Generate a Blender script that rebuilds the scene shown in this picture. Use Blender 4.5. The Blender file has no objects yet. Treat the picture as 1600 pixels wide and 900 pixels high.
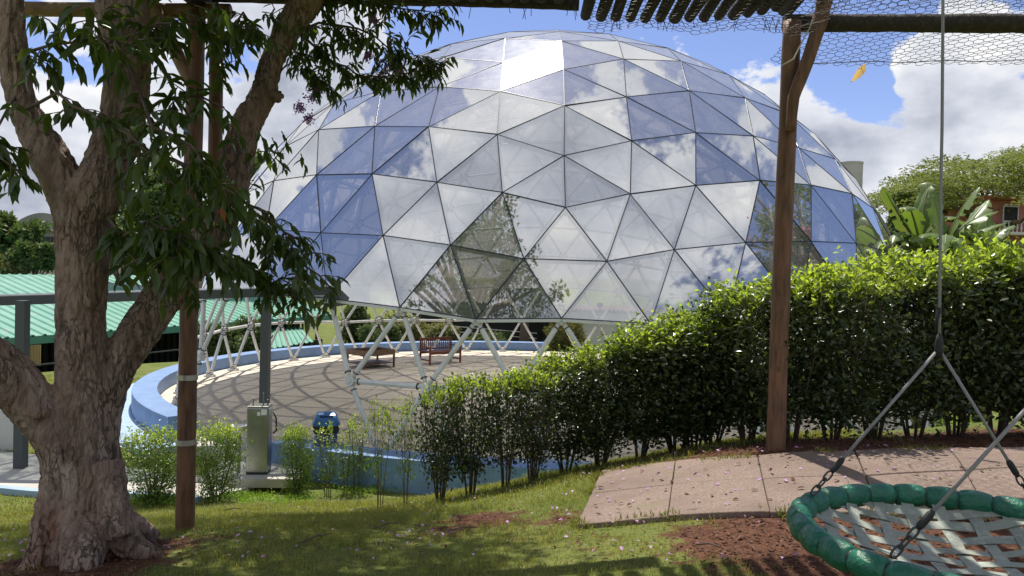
import bpy, math, random
import numpy as np
from mathutils import Vector, Matrix
from mathutils import noise as mnoise
random.seed(7); rng = np.random.default_rng(7)
S = bpy.context.scene
COL = S.collection
PI = math.pi
Z3 = np.zeros(3)

# ------------------------------------------------------------------ camera
RC = np.array([[0.99947288, 0.01954844, 0.02591962],
               [-0.01907252, 0.99964724, -0.01848328],
               [-0.0262718, 0.01797919, 0.99949314]])      # rows: right, forward, up
CAM = np.array([-0.646, -22.782, 3.293])
FPX = 1209.0
cd = bpy.data.cameras.new('camera'); cam = bpy.data.objects.new('camera', cd); COL.objects.link(cam)
cd.sensor_width = 36; cd.lens = FPX / 1600 * 36; cd.clip_start = 0.05; cd.clip_end = 3000
M = Matrix.Identity(4)
for i in range(3):
    M[i][0] = RC[0][i]; M[i][1] = RC[2][i]; M[i][2] = -RC[1][i]; M[i][3] = CAM[i]
cam.matrix_world = M
S.camera = cam

# ------------------------------------------------------------------ light
SUN_AZ, SUN_EL = math.radians(-12.0), math.radians(62.4)   # azimuth from +Y towards +X
sd = np.array([math.sin(SUN_AZ) * math.cos(SUN_EL), math.cos(SUN_AZ) * math.cos(SUN_EL), math.sin(SUN_EL)])
sl = bpy.data.lights.new('sun', 'SUN'); sun = bpy.data.objects.new('sun', sl); COL.objects.link(sun)
sl.energy = 4.6; sl.angle = math.radians(0.55); sl.color = (1.0, 0.95, 0.86)
sun.rotation_euler = Vector(sd).to_track_quat('Z', 'Y').to_euler()
S.view_settings.view_transform = 'Standard'; S.view_settings.look = 'None'
S.view_settings.exposure = 0.28; S.view_settings.gamma = 1.0; S.view_settings.use_curve_mapping = False
S.render.engine = 'CYCLES'
S.cycles.max_bounces = 10; S.cycles.transparent_max_bounces = 24; S.cycles.glossy_bounces = 4
S.cycles.diffuse_bounces = 3; S.cycles.transmission_bounces = 4; S.cycles.caustics_reflective = False
S.cycles.use_adaptive_sampling = True
S.cycles.use_denoising = True
S.cycles.sample_clamp_indirect = 6

def build_world():
    w = bpy.data.worlds.new('World'); S.world = w; w.use_nodes = True
    nt = w.node_tree; N = nt.nodes; L = nt.links
    for n in list(N): N.remove(n)
    def nd(t, **k):
        n = N.new(t)
        for a, b in k.items(): setattr(n, a, b)
        return n
    def math_(op, a, b=None, c=None, clamp=False):
        n = nd('ShaderNodeMath', operation=op, use_clamp=clamp)
        for i, v in enumerate((a, b, c)):
            if v is None: continue
            if isinstance(v, (int, float)): n.inputs[i].default_value = v
            else: L.new(v, n.inputs[i])
        return n.outputs[0]
    out = nd('ShaderNodeOutputWorld')
    sky = nd('ShaderNodeTexSky', sky_type='NISHITA', sun_disc=False)
    sky.sun_elevation = SUN_EL; sky.sun_rotation = SUN_AZ; sky.air_density = 1.0; sky.dust_density = 0.35; sky.ozone_density = 2.2; sky.altitude = 800
    bg = nd('ShaderNodeBackground'); bg.inputs[1].default_value = 0.105
    hs = nd('ShaderNodeMix', data_type='RGBA', blend_type='MULTIPLY'); hs.inputs[0].default_value = 1; hs.inputs[7].default_value = (.98, .91, 1.08, 1); L.new(sky.outputs[0], hs.inputs[6]); L.new(hs.outputs[2], bg.inputs[0])
    tc = nd('ShaderNodeTexCoord')
    nrm = nd('ShaderNodeVectorMath', operation='NORMALIZE'); L.new(tc.outputs['Generated'], nrm.inputs[0])
    D = nrm.outputs[0]
    sp = nd('ShaderNodeSeparateXYZ'); L.new(D, sp.inputs[0]); dz = sp.outputs[2]
    mp = nd('ShaderNodeMapping'); mp.inputs['Scale'].default_value = (1, 1, 1.7); mp.inputs['Location'].default_value = (3.1, 1.3, 0.4)
    L.new(D, mp.inputs[0])
    n1 = nd('ShaderNodeTexNoise'); n1.inputs['Scale'].default_value = 4.4; n1.inputs['Detail'].default_value = 10; n1.inputs['Roughness'].default_value = 0.62
    L.new(mp.outputs[0], n1.inputs['Vector'])
    base = math_('MULTIPLY', math_('SUBTRACT', n1.outputs['Fac'], 0.562), 1.75)
    # more cloud low down, thinner overhead
    low = math_('MULTIPLY', math_('SUBTRACT', 0.20, dz), 0.9)
    low = math_('MAXIMUM', low, -0.03)
    acc = math_('ADD', base, low)
    def blob(az, el, r, wgt):
        a, e = math.radians(az), math.radians(el)
        v = (math.sin(a) * math.cos(e), math.cos(a) * math.cos(e), math.sin(e))
        d = nd('ShaderNodeVectorMath', operation='DOT_PRODUCT'); L.new(D, d.inputs[0]); d.inputs[1].default_value = v
        mr = nd('ShaderNodeMapRange', interpolation_type='SMOOTHSTEP'); L.new(d.outputs['Value'], mr.inputs[0])
        mr.inputs[1].default_value = math.cos(math.radians(r * 1.35)); mr.inputs[2].default_value = math.cos(math.radians(r * 0.45))
        mr.inputs[3].default_value = 0; mr.inputs[4].default_value = wgt
        return mr.outputs[0]
    for b in ((180, 48, 48, .34), (130, 70, 28, .14), (-140, 70, 30, .2), (-128, 42, 20, .16), (110, 45, 13, .2), (62, 40, 9, .2), (52, 34, 10, .2), (-47, 30, 12, .22), (8, 12, 6, .12), (30, 15, 5, .2), (28, 44, 13, .2), (-6, 40, 9, .16), (-32, 40, 12, .2), (-54, 40, 9, .13), (-62, 22, 18, .2),
              (13.5, 14.0, 6.5, .20), (24.5, 7.5, 6.5, .25), (31, 11, 5.5, .22), (18, 7.5, 6, .22), (-24, 8, 15, .30), (-14, 13, 5, .15),
              (21.6, 12.6, 2.6, -.20), (24.5, 11.6, 2.0, -.16), (27, 13.5, 2.2, .16), (-3, 18.5, 6, -.25), (16.5, 19.5, 5, -.3), (24, 17, 4, -.05), (70, 27, 9, -.28), (-85, 50, 16, -.16), (90, 60, 16, -.2), (-100, 64, 12, -.1)):
        acc = math_('ADD', acc, blob(*b))
    mask = nd('ShaderNodeMapRange', interpolation_type='SMOOTHSTEP'); L.new(acc, mask.inputs[0])
    mask.inputs[1].default_value = -0.01; mask.inputs[2].default_value = 0.075
    # shading inside the clouds: thick parts grey-blue, edges white
    mp2 = nd('ShaderNodeMapping'); mp2.inputs['Scale'].default_value = (1, 1, 1.9); mp2.inputs['Location'].default_value = (0.7, 4.2, 1.9); L.new(D, mp2.inputs[0])
    n2 = nd('ShaderNodeTexNoise'); n2.inputs['Scale'].default_value = 6.5; n2.inputs['Detail'].default_value = 7; n2.inputs['Roughness'].default_value = 0.52
    L.new(mp2.outputs[0], n2.inputs['Vector'])
    thick = math_('ADD', math_('MULTIPLY', acc, 0.9), math_('MULTIPLY', math_('SUBTRACT', n2.outputs['Fac'], 0.5), 2.1))
    cr = nd('ShaderNodeValToRGB'); L.new(math_('ADD', thick, 0.30), cr.inputs[0])
    e = cr.color_ramp.elements
    e[0].position = 0.08; e[0].color = (1.0, 1.0, 1.0, 1); e[1].position = 0.95; e[1].color = (0.38, 0.415, 0.51, 1)
    m_ = e.new(0.5); m_.color = (0.70, 0.73, 0.81, 1)
    bc = nd('ShaderNodeBackground'); L.new(cr.outputs[0], bc.inputs[0]); bc.inputs[1].default_value = 0.86
    mix = nd('ShaderNodeMixShader'); L.new(mask.outputs[0], mix.inputs[0]); L.new(bg.outputs[0], mix.inputs[1]); L.new(bc.outputs[0], mix.inputs[2])
    L.new(mix.outputs[0], out.inputs[0])
build_world()

# ------------------------------------------------------------------ helpers
def ray(px, py):
    d = RC.T @ np.array([(px - 800) / FPX, 1.0, -(py - 450) / FPX])
    return d
def at(px, py, d):
    return CAM + ray(px, py) * d
def onz(px, py, z):
    d = ray(px, py); t = (z - CAM[2]) / d[2]
    return CAM + d * t
def toproj(P):
    Y = (np.asarray(P) - CAM) @ RC.T
    return np.stack([800 + FPX * Y[..., 0] / Y[..., 1], 450 - FPX * Y[..., 2] / Y[..., 1], Y[..., 1]], -1)

# terrain: heights at ground points relative to the camera (u right, v forward)
_cp = [(0,0,1.75),(-3,0,1.75),(3,0,1.95),(-3,-8,1.8),(4,-8,2.0),(-9,-4,1.6),(9,-4,2.1),(-2.2,4,1.72),(-2.35,5.6,1.38),(2,6,1.98),(0,5,1.64),(-1,7.2,1.08),(-1.2,8.2,.82),(-2.6,8.0,.78),
       (2.2,3,1.93),(5,3,2.05),(4.6,7.2,1.88),(8,7,1.95),(9,10,1.6),(5,10,1.3),(2,9.5,1.0),(2,7.8,1.64),(1,8.6,1.22),(-.8,9.5,.50),(-4,10,.12),(-2.3,10,.22),
       (-5,8,.5),(-6.5,10.5,-.02),(-9,12.2,-.05),(-3.3,5,1.42),(-5,5.5,1.15),(-8,6,.7),(-12,9,.1),(-16,12,-.05),(-14,18,-.12),(-12,24,-.12),(-16,22,-.15),(-20,16,-.2),
       (-19,27,-1.2),(-22,31,-2.3),(-30,24,-2.2),(-30,40,-2.4),(-14,30,-.5),(-14,38,-2.0),(-9,40,-.4),(0,42,-.3),(10,40,-.3),(-4,46,-.3),(18,30,0.),(16,22,.2),(14,14,.8),(24,14,1.2),(25,30,.6),(30,50,.3),(0,60,-.6),(-30,60,-2.4)]
for a in range(-60, 75, 12):
    r = 12.1; x, y = r*math.sin(math.radians(a)), -r*math.cos(math.radians(a))
    _cp.append((x - CAM[0], y - CAM[1], -.15))
_cp = np.array(_cp)
def _tps(r2): return np.where(r2 > 0, r2*np.log(np.maximum(r2, 1e-12)), 0)
def _fit():
    P = _cp[:, :2]; n = len(P)
    d2 = ((P[:, None]-P[None])**2).sum(-1); K = _tps(d2) + np.eye(n)*0.4
    A = np.zeros((n+3, n+3)); A[:n,:n] = K; A[:n,n] = 1; A[:n,n+1:] = P; A[n,:n] = 1; A[n+1:,:n] = P.T
    return np.linalg.solve(A, np.concatenate([_cp[:,2], [0,0,0]]))
_wt = _fit()
def H(x, y):
    x = np.atleast_1d(np.asarray(x, float)); y = np.atleast_1d(np.asarray(y, float))
    u = np.clip(x - CAM[0], -34, 34); v = np.clip(y - CAM[1], -9, 62)
    n = len(_cp); q = np.stack([u, v], -1)
    out = np.empty(len(q))
    for s in range(0, len(q), 4000):
        qq = q[s:s+4000]; d2 = ((qq[:, None]-_cp[None, :, :2])**2).sum(-1)
        out[s:s+4000] = _tps(d2) @ _wt[:n] + _wt[n] + qq @ _wt[n+1:]
    out = np.clip(out, -2.5, 2.4)
    out += 0.025*np.sin(x*1.7+y*.6)*np.cos(y*1.3-x*.4)
    r = np.hypot(x, y); t = np.clip((r-11.45)/0.5, 0, 1)
    return np.where(r < 11.95, (-.2)*(1-t) + out*t, out)
def Hs(x, y): return float(H(x, y)[0])
def onH(px, py):
    d = ray(px, py); t = np.arange(1.5, 60, 0.02); P = CAM + d*t[:, None]
    h = H(P[:, 0], P[:, 1]); i = np.argmax(P[:, 2] <= h)
    p = P[i].copy(); p[2] = h[i]; return p

# --- materials
MATS = {}
def mat(name, base=(.5,.5,.5), rough=.6, metal=0., spec=.5, noise=None, bump=None, trans=None, island=None, attr=None, extra=None):
    """noise=(colour2, scale, contrast_lo, hi)  bump=(scale, strength, distance, detail)  trans=(colour, fac)  island=(colour2, hue amount)"""
    m = bpy.data.materials.new(name); m.use_nodes = True; nt = m.node_tree; N = nt.nodes; L = nt.links
    b = N['Principled BSDF']; b.inputs['Base Color'].default_value = (*base, 1); b.inputs['Roughness'].default_value = rough
    b.inputs['Metallic'].default_value = metal; b.inputs['Specular IOR Level'].default_value = spec
    colsock = None
    tc = N.new('ShaderNodeTexCoord'); geo = N.new('ShaderNodeNewGeometry')
    pos = geo.outputs['Position']
    def mixc(a, bcol, fac):
        mx = N.new('ShaderNodeMix'); mx.data_type = 'RGBA'
        if isinstance(fac, float): mx.inputs[0].default_value = fac
        else: L.new(fac, mx.inputs[0])
        if isinstance(a, tuple): mx.inputs[6].default_value = (*a, 1)
        else: L.new(a, mx.inputs[6])
        if isinstance(bcol, tuple): mx.inputs[7].default_value = (*bcol, 1)
        else: L.new(bcol, mx.inputs[7])
        return mx.outputs[2]
    cur = base
    if island:
        rmp = N.new('ShaderNodeMapRange'); L.new(geo.outputs['Random Per Island'], rmp.inputs[0]); rmp.inputs[3].default_value = 0; rmp.inputs[4].default_value = island[1]
        cur = mixc(cur, island[0], rmp.outputs[0])
    if noise:
        for nz in (noise if isinstance(noise, list) else [noise]):
            t = N.new('ShaderNodeTexNoise'); t.inputs['Scale'].default_value = nz[1]; t.inputs['Detail'].default_value = 6; t.inputs['Roughness'].default_value = .6
            if len(nz) > 4:
                mp = N.new('ShaderNodeMapping'); mp.inputs['Scale'].default_value = nz[4]; L.new(pos, mp.inputs[0]); L.new(mp.outputs[0], t.inputs['Vector'])
            else: L.new(pos, t.inputs['Vector'])
            mr = N.new('ShaderNodeMapRange'); L.new(t.outputs['Fac'], mr.inputs[0]); mr.inputs[1].default_value = nz[2]; mr.inputs[2].default_value = nz[3]
            cur = mixc(cur, nz[0], mr.outputs[0])
    if attr:
        at_ = N.new('ShaderNodeAttribute'); at_.attribute_name = attr[0]
        cur = mixc(cur, attr[1], at_.outputs['Fac'])
    if not isinstance(cur, tuple): L.new(cur, b.inputs['Base Color']); colsock = cur
    if bump:
        t = N.new('ShaderNodeTexNoise'); t.inputs['Scale'].default_value = bump[0]; t.inputs['Detail'].default_value = bump[3] if len(bump) > 3 else 5
        if len(bump) > 4:
            mp = N.new('ShaderNodeMapping'); mp.inputs['Scale'].default_value = bump[4]; L.new(pos, mp.inputs[0]); L.new(mp.outputs[0], t.inputs['Vector'])
        else: L.new(pos, t.inputs['Vector'])
        bp = N.new('ShaderNodeBump'); bp.inputs['Strength'].default_value = bump[1]; bp.inputs['Distance'].default_value = bump[2]
        L.new(t.outputs['Fac'], bp.inputs['Height']); L.new(bp.outputs[0], b.inputs['Normal'])
    if trans:
        tr = N.new('ShaderNodeBsdfTranslucent'); tr.inputs[0].default_value = (*trans[0], 1)
        if colsock is not None and len(trans) > 2:
            mu = N.new('ShaderNodeMix'); mu.data_type = 'RGBA'; mu.blend_type = 'MULTIPLY'; mu.inputs[0].default_value = 1
            L.new(colsock, mu.inputs[6]); mu.inputs[7].default_value = (*trans[2], 1); L.new(mu.outputs[2], tr.inputs[0])
        ms = N.new('ShaderNodeMixShader'); ms.inputs[0].default_value = trans[1]
        o = N['Material Output']; L.new(b.outputs[0], ms.inputs[1]); L.new(tr.outputs[0], ms.inputs[2]); L.new(ms.outputs[0], o.inputs[0])
    MATS[name] = m
    if extra: extra(m, N, L, b)
    return m

def mesh_np(name, V, F=None, Q=None, mats=(), smooth=False, midx=None):
    """V (n,3); F (k,3) triangles; Q (k,4) quads"""
    me = bpy.data.meshes.new(name)
    V = np.asarray(V, np.float32); me.vertices.add(len(V)); me.vertices.foreach_set('co', V.ravel())
    loops = []; starts = []; tot = []; s = 0
    for A, k in ((F, 3), (Q, 4)):
        if A is None or len(A) == 0: continue
        A = np.asarray(A, np.int32); loops.append(A.ravel()); starts.append(s + np.arange(len(A))*k); tot.append(np.full(len(A), k)); s += A.size
    lo = np.concatenate(loops); st = np.concatenate(starts); 
    me.loops.add(len(lo)); me.loops.foreach_set('vertex_index', lo)
    me.polygons.add(len(st)); me.polygons.foreach_set('loop_start', st.astype(np.int32))
    if midx is not None: me.polygons.foreach_set('material_index', np.asarray(midx, np.int32))
    me.polygons.foreach_set('use_smooth', np.full(len(st), smooth))
    for m in mats: me.materials.append(m)
    me.update(calc_edges=True); me.validate()
    return me

class MB:
    """collects shapes, links them as one mesh object"""
    def __init__(s): s.v = []; s.f = []; s.m = []; s.n = 0
    def add(s, V, F, mi=0):
        V = [tuple(map(float, p)) for p in V]; s.v += V; s.f += [tuple(i + s.n for i in f) for f in F]; s.m += [mi]*len(F); s.n += len(V); return s
    def box(s, c, size, rz=0., mi=0, R=None):
        c = np.array(c, float); h = np.array(size)/2
        P = np.array([(x, y, z) for x in (-1, 1) for y in (-1, 1) for z in (-1, 1)])*h
        if R is None:
            a = math.cos(rz), math.sin(rz); R = np.array([[a[0], -a[1], 0], [a[1], a[0], 0], [0, 0, 1]])
        P = P @ np.asarray(R).T + c
        return s.add(P, [(0,1,3,2),(4,6,7,5),(0,4,5,1),(2,3,7,6),(0,2,6,4),(1,5,7,3)], mi)
    def bar(s, a, b, w, h, mi=0, up=(0,0,1)):
        a = np.array(a, float); b = np.array(b, float); d = b-a; L = np.linalg.norm(d); d /= L
        x = np.cross(d, up)
        if np.linalg.norm(x) < 1e-4: x = np.cross(d, (1,0,0))
        x /= np.linalg.norm(x); z = np.cross(x, d)
        return s.box((a+b)/2, (w, L, h), R=np.stack([x, d, z], 1), mi=mi)
    def tube(s, pts, rad, n=8, mi=0, cap=True, closed=False):
        pts = [np.array(p, float) for p in pts]; k = len(pts)
        if not hasattr(rad, '__len__'): rad = [rad]*k
        V = []; ref = None
        for i, p in enumerate(pts):
            if closed: t = pts[(i+1) % k]-pts[i-1]
            else: t = pts[min(i+1, k-1)]-pts[max(i-1, 0)]
            t = t/(np.linalg.norm(t)+1e-12)
            if ref is None:
                ref = np.cross(t, (0, 0, 1)) if abs(t[2]) < .9 else np.cross(t, (1, 0, 0))
            x = ref - t*(ref@t); x /= np.linalg.norm(x); ref = x; y = np.cross(t, x)
            for j in range(n):
                a = 2*PI*j/n; V.append(p + rad[i]*(math.cos(a)*x + math.sin(a)*y))
        F = []
        for i in range(k if closed else k-1):
            i2 = (i+1) % k
            for j in range(n):
                F.append((i*n+j, i*n+(j+1) % n, i2*n+(j+1) % n, i2*n+j))
        if cap and not closed: F += [tuple(range(n))[::-1], tuple((k-1)*n+j for j in range(n))]
        return s.add(V, F, mi)
    def lathe(s, prof, c=(0,0,0), n=24, mi=0):
        V = []; F = []
        for r, z in prof:
            for j in range(n): a = 2*PI*j/n; V.append((c[0]+r*math.cos(a), c[1]+r*math.sin(a), c[2]+z))
        for i in range(len(prof)-1):
            for j in range(n): F.append((i*n+j, i*n+(j+1) % n, (i+1)*n+(j+1) % n, (i+1)*n+j))
        F += [tuple(range(n))[::-1], tuple((len(prof)-1)*n+j for j in range(n))]
        return s.add(V, F, mi)
    def mesh(s, name, mats, smooth=False):
        me = bpy.data.meshes.new(name); me.from_pydata(s.v, [], s.f)
        for m in (mats if isinstance(mats, (list, tuple)) else [mats]): me.materials.append(m)
        me.polygons.foreach_set('material_index', s.m)
        if smooth: me.polygons.foreach_set('use_smooth', [True]*len(me.polygons))
        me.update(); return me
    def build(s, name, mats, parent=None, smooth=False, **k):
        return link(name, s.mesh(name, mats, smooth), parent, **k)
def link(name, me, parent=None, loc=None, **k):
    o = bpy.data.objects.new(name, me); COL.objects.link(o); w = k.pop('w', 0)
    if parent is not None:
        o.parent = parent
        if w: o.matrix_parent_inverse = parent.matrix_basis.inverted()
    if loc is not None: o.location = loc
    for a, b in k.items():
        if b is not None: o[a] = b
    return o
def thing(name, label, cat, loc=(0,0,0), rz=0, group=None):
    o = bpy.data.objects.new(name, None); COL.objects.link(o); o.rotation_mode = 'XYZ'; o.location = [float(q) for q in loc]; o.rotation_euler = (0, 0, rz); o.empty_display_size = .2
    o['label'] = label; o['category'] = cat
    if group: o['group'] = group
    return o
def tag(o, label, cat, group=None):
    o['label'] = label; o['category'] = cat
    if group: o['group'] = group
    return o
def bevel(o, w=.01, seg=2):
    m = o.modifiers.new('bevel', 'BEVEL'); m.width = w; m.segments = seg; m.limit_method = 'ANGLE'; return o

# leaf templates: x across, y along, z normal
LT2 = (np.array([(0,0,0),(-.5,.45,.10),(.5,.45,.10),(0,1,-.05)]), np.array([(0,1,3),(0,3,2)]))
LT8 = (np.array([(0,0,0),(0,.35,.0),(0,.7,-.05),(0,1,-.16),(-.42,.3,.08),(.42,.3,.08),(-.36,.65,.03),(.36,.65,.03)]),
       np.array([(0,4,1),(0,1,5),(1,4,6),(1,6,2),(1,2,7),(1,7,5),(2,6,3),(2,3,7)]))
def orient(Y, Nn):
    """frames with y along Y and z near Nn; returns (n,3,3) columns x,y,z"""
    Y = Y/np.linalg.norm(Y, axis=1, keepdims=True); X = np.cross(Y, Nn); X /= (np.linalg.norm(X, axis=1, keepdims=True)+1e-9); Zv = np.cross(X, Y)
    return np.stack([X, Y, Zv], 2)
def leaves(P, Y, Nn, length, ratio, T=LT2):
    n = len(P); Rm = orient(Y, Nn); length = np.broadcast_to(length, (n,)); ratio = np.broadcast_to(ratio, (n,))
    Vt, Ft = T; sc = np.stack([length*ratio, length, length], 1)
    V = np.einsum('nij,nkj->nki', Rm, Vt[None]*sc[:, None, :]) + P[:, None]
    F = Ft[None] + (np.arange(n)*len(Vt))[:, None, None]
    return V.reshape(-1, 3), F.reshape(-1, 3)
def rdir(n):
    v = rng.normal(size=(n, 3)); return v/np.linalg.norm(v, axis=1, keepdims=True)

# palette
mat('white_paint', (.78,.79,.78), .35, noise=((.62,.62,.58), 3, .45, .8), bump=(60,.08,.002))
mat('dark_joint', (.03,.03,.035), .5)
mat('concrete', (.68,.60,.49), .85, noise=[((.60,.525,.42), 1.2, .35, .7), ((.74,.66,.55), 9, .45, .75)], bump=(90,.25,.004))
mat('concrete_light', (.55,.52,.46), .8, noise=((.42,.40,.36), 2.5, .4, .7), bump=(80,.2,.003))
mat('blue_paint', (.17,.29,.52), .55, noise=[((.12,.21,.40), 2.2, .4, .75), ((.27,.38,.58), 14, .55, .8), ((.20,.24,.30), 3.1, .60, .8, (1,1,3))], bump=(30,.15,.004))
mat('blue_pale', (.36,.48,.66), .6, noise=((.28,.40,.58), 3, .4, .7), bump=(30,.1,.003))
mat('grey_metal', (.075,.085,.095), .45, .2, bump=(40,.04,.002))
mat('steel', (.33,.34,.33), .32, .95, noise=((.40,.41,.39), 6, .4, .7))
mat('green_roof', (.11,.31,.22), .5, noise=[((.17,.38,.28), .5, .4, .7), ((.30,.36,.31), 1.6, .58, .8)])
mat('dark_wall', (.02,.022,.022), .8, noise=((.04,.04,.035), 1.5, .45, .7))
mat('white_wall', (.75,.75,.73), .8, noise=((.62,.62,.60), .8, .4, .8))
mat('slab', (.27,.195,.155), .95, noise=[((.36,.275,.225), 60, .42, .62), ((.16,.11,.085), 130, .5, .62), ((.19,.135,.105), 1.9, .42, .72), ((.22,.20,.10), 3.3, .60, .8), ((.10,.075,.06), 4.5, .62, .78)], bump=(150,.9,.008))
mat('wood_bench', (.27,.075,.035), .4, noise=((.17,.045,.022), 12, .4, .7, (1,1,6)), bump=(60,.1,.002))
mat('wood_table', (.22,.10,.05), .5, noise=((.13,.06,.03), 8, .4, .7), bump=(60,.1,.002))
mat('log', (.23,.115,.058), .6, noise=[((.075,.04,.022), 9, .4, .7, (3,3,.5)), ((.20,.11,.06), 5, .55, .8, (1,1,.4))], bump=(22,.5,.012,6,(3,3,.35)))
mat('log_pale', (.33,.21,.12), .65, noise=((.17,.10,.06), 8, .4, .7), bump=(30,.4,.01))
mat('log_dark', (.035,.028,.022), .8, noise=((.075,.058,.042), 18, .5, .7), bump=(60,.7,.015))
mat('band', (.55,.55,.53), .35, .7)
mat('wire', (.09,.085,.08), .5, .6)
mat('rope_grey', (.30,.29,.29), .8, bump=(220,.6,.002))
mat('rope_white', (.6,.58,.52), .8)
mat('rubber', (.02,.02,.02), .6)
mat('mulch', (.10,.045,.025), .9, island=((.24,.13,.08), .9), trans=((.1,.05,.03), .15))
def bark_cracks(m, N, L, b):
    # plates split by vertical cracks: dark lines in colour, grooves in relief
    geo = N.new('ShaderNodeNewGeometry'); mp = N.new('ShaderNodeMapping'); mp.inputs['Scale'].default_value = (20,20,6.5); L.new(geo.outputs['Position'], mp.inputs[0])
    nz = N.new('ShaderNodeTexNoise'); nz.inputs['Scale'].default_value = 1.1; nz.inputs['Detail'].default_value = 5; L.new(mp.outputs[0], nz.inputs['Vector'])
    ad = N.new('ShaderNodeVectorMath'); ad.operation = 'MULTIPLY_ADD'; L.new(nz.outputs['Color'], ad.inputs[0]); ad.inputs[1].default_value = (2.4,2.4,2.4); L.new(mp.outputs[0], ad.inputs[2])
    vo = N.new('ShaderNodeTexVoronoi'); vo.feature = 'DISTANCE_TO_EDGE'; vo.inputs['Scale'].default_value = 1.; L.new(ad.outputs[0], vo.inputs['Vector'])
    mr = N.new('ShaderNodeMapRange'); mr.interpolation_type = 'SMOOTHSTEP'; L.new(vo.outputs['Distance'], mr.inputs[0]); mr.inputs[1].default_value = .0; mr.inputs[2].default_value = .13
    n2 = N.new('ShaderNodeTexNoise'); n2.inputs['Scale'].default_value = 3.2; n2.inputs['Detail'].default_value = 3; L.new(geo.outputs['Position'], n2.inputs['Vector'])
    am = N.new('ShaderNodeMapRange'); L.new(n2.outputs['Fac'], am.inputs[0]); am.inputs[1].default_value = .38; am.inputs[2].default_value = .62; am.inputs[3].default_value = .05; am.inputs[4].default_value = .75
    iv = N.new('ShaderNodeMath'); iv.operation = 'SUBTRACT'; iv.inputs[0].default_value = 1; L.new(mr.outputs[0], iv.inputs[1])
    fc = N.new('ShaderNodeMath'); fc.operation = 'MULTIPLY'; L.new(iv.outputs[0], fc.inputs[0]); L.new(am.outputs[0], fc.inputs[1])
    src = b.inputs['Base Color'].links[0].from_socket; mx = N.new('ShaderNodeMix'); mx.data_type = 'RGBA'; L.new(fc.outputs[0], mx.inputs[0]); L.new(src, mx.inputs[6]); mx.inputs[7].default_value = (.055,.032,.022,1); L.new(mx.outputs[2], b.inputs['Base Color'])
    bp = N.new('ShaderNodeBump'); bp.inputs['Strength'].default_value = .9; bp.inputs['Distance'].default_value = .012; bp.invert = True; L.new(fc.outputs[0], bp.inputs['Height']); L.new(b.inputs['Normal'].links[0].from_socket, bp.inputs['Normal']); L.new(bp.outputs[0], b.inputs['Normal'])
mat('bark', (.36,.255,.195), .9, noise=[((.20,.13,.095), 6, .44, .66, (1.2,1.2,.35)), ((.48,.375,.30), 8, .5, .72, (1,1,.45)), ((.33,.15,.09), 1.7, .56, .75)], bump=(34,1.,.035,9,(1.4,1.4,.5)), extra=bark_cracks)
mat('bark_far', (.14,.10,.075), .9, bump=(8,.5,.03))
mat('leaf_big', (.045,.080,.018), .34, spec=.5, island=((.085,.125,.025), .9), trans=((.12,.26,.03), .30, (2.3,2.3,.6)))
mat('leaf_old', (.45,.13,.03), .5, trans=((.6,.2,.05), .4))
mat('leaf_dry', (.62,.40,.12), .6, trans=((.8,.55,.2), .5))
def hedgeleaf(name, c1, c2, top, t0):
    def ex(m, N, L, b):
        # old leaves are leathery and pass little light, the young tips glow
        ms = [n for n in N if n.type == 'MIX_SHADER'][0]; a_ = [n for n in N if n.type == 'ATTRIBUTE'][0]
        mr = N.new('ShaderNodeMapRange'); L.new(a_.outputs['Fac'], mr.inputs[0]); mr.inputs[3].default_value = t0; mr.inputs[4].default_value = .55; L.new(mr.outputs[0], ms.inputs[0])
    return mat(name, c1, .33, spec=.55, island=(c2, 1.), trans=((.2,.4,.05), .38, (2.25,2.15,.75)), attr=('tip', top), extra=ex)
hedgeleaf('leaf_hedge', (.030,.045,.015), (.060,.088,.026), (.27,.36,.075), .12)
hedgeleaf('leaf_sapling', (.07,.12,.028), (.12,.19,.04), (.28,.37,.09), .30)
mat('leaf_far', (.075,.115,.04), .6, island=((.13,.17,.05), 1.), trans=((.2,.3,.05), .25, (1.5,1.6,.8)))
mat('leaf_yellowish', (.15,.17,.06), .6, island=((.26,.24,.10), 1.), trans=((.2,.3,.05), .25, (1.5,1.5,.8)))
mat('leaf_umbrella', (.13,.165,.055), .6, island=((.22,.25,.08), 1.), trans=((.2,.3,.05), .3, (1.6,1.6,.8)))
mat('leaf_banana', (.10,.17,.045), .38, island=((.17,.25,.07), .8), noise=((.22,.22,.12), 4, .5, .8), trans=((.2,.4,.05), .3, (1.9,1.9,.7)))
mat('flower_purple', (.30,.12,.38), .6, island=((.52,.30,.56), 1.), trans=((.6,.3,.7), .35))
mat('flower_pink', (.62,.12,.32), .6, island=((.75,.35,.50), 1.), trans=((.8,.3,.5), .35))
mat('petal', (.52,.22,.52), .6, island=((.75,.50,.80), 1.), trans=((.8,.3,.7), .3))
mat('grass', (.118,.168,.036), .5, island=((.30,.27,.10), 1.), trans=((.3,.45,.06), .42, (2.0,1.95,.8)))
mat('weed', (.13,.22,.03), .5, island=((.22,.34,.05), 1.), trans=((.3,.5,.06), .40, (2.0,2.0,.8)))

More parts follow.
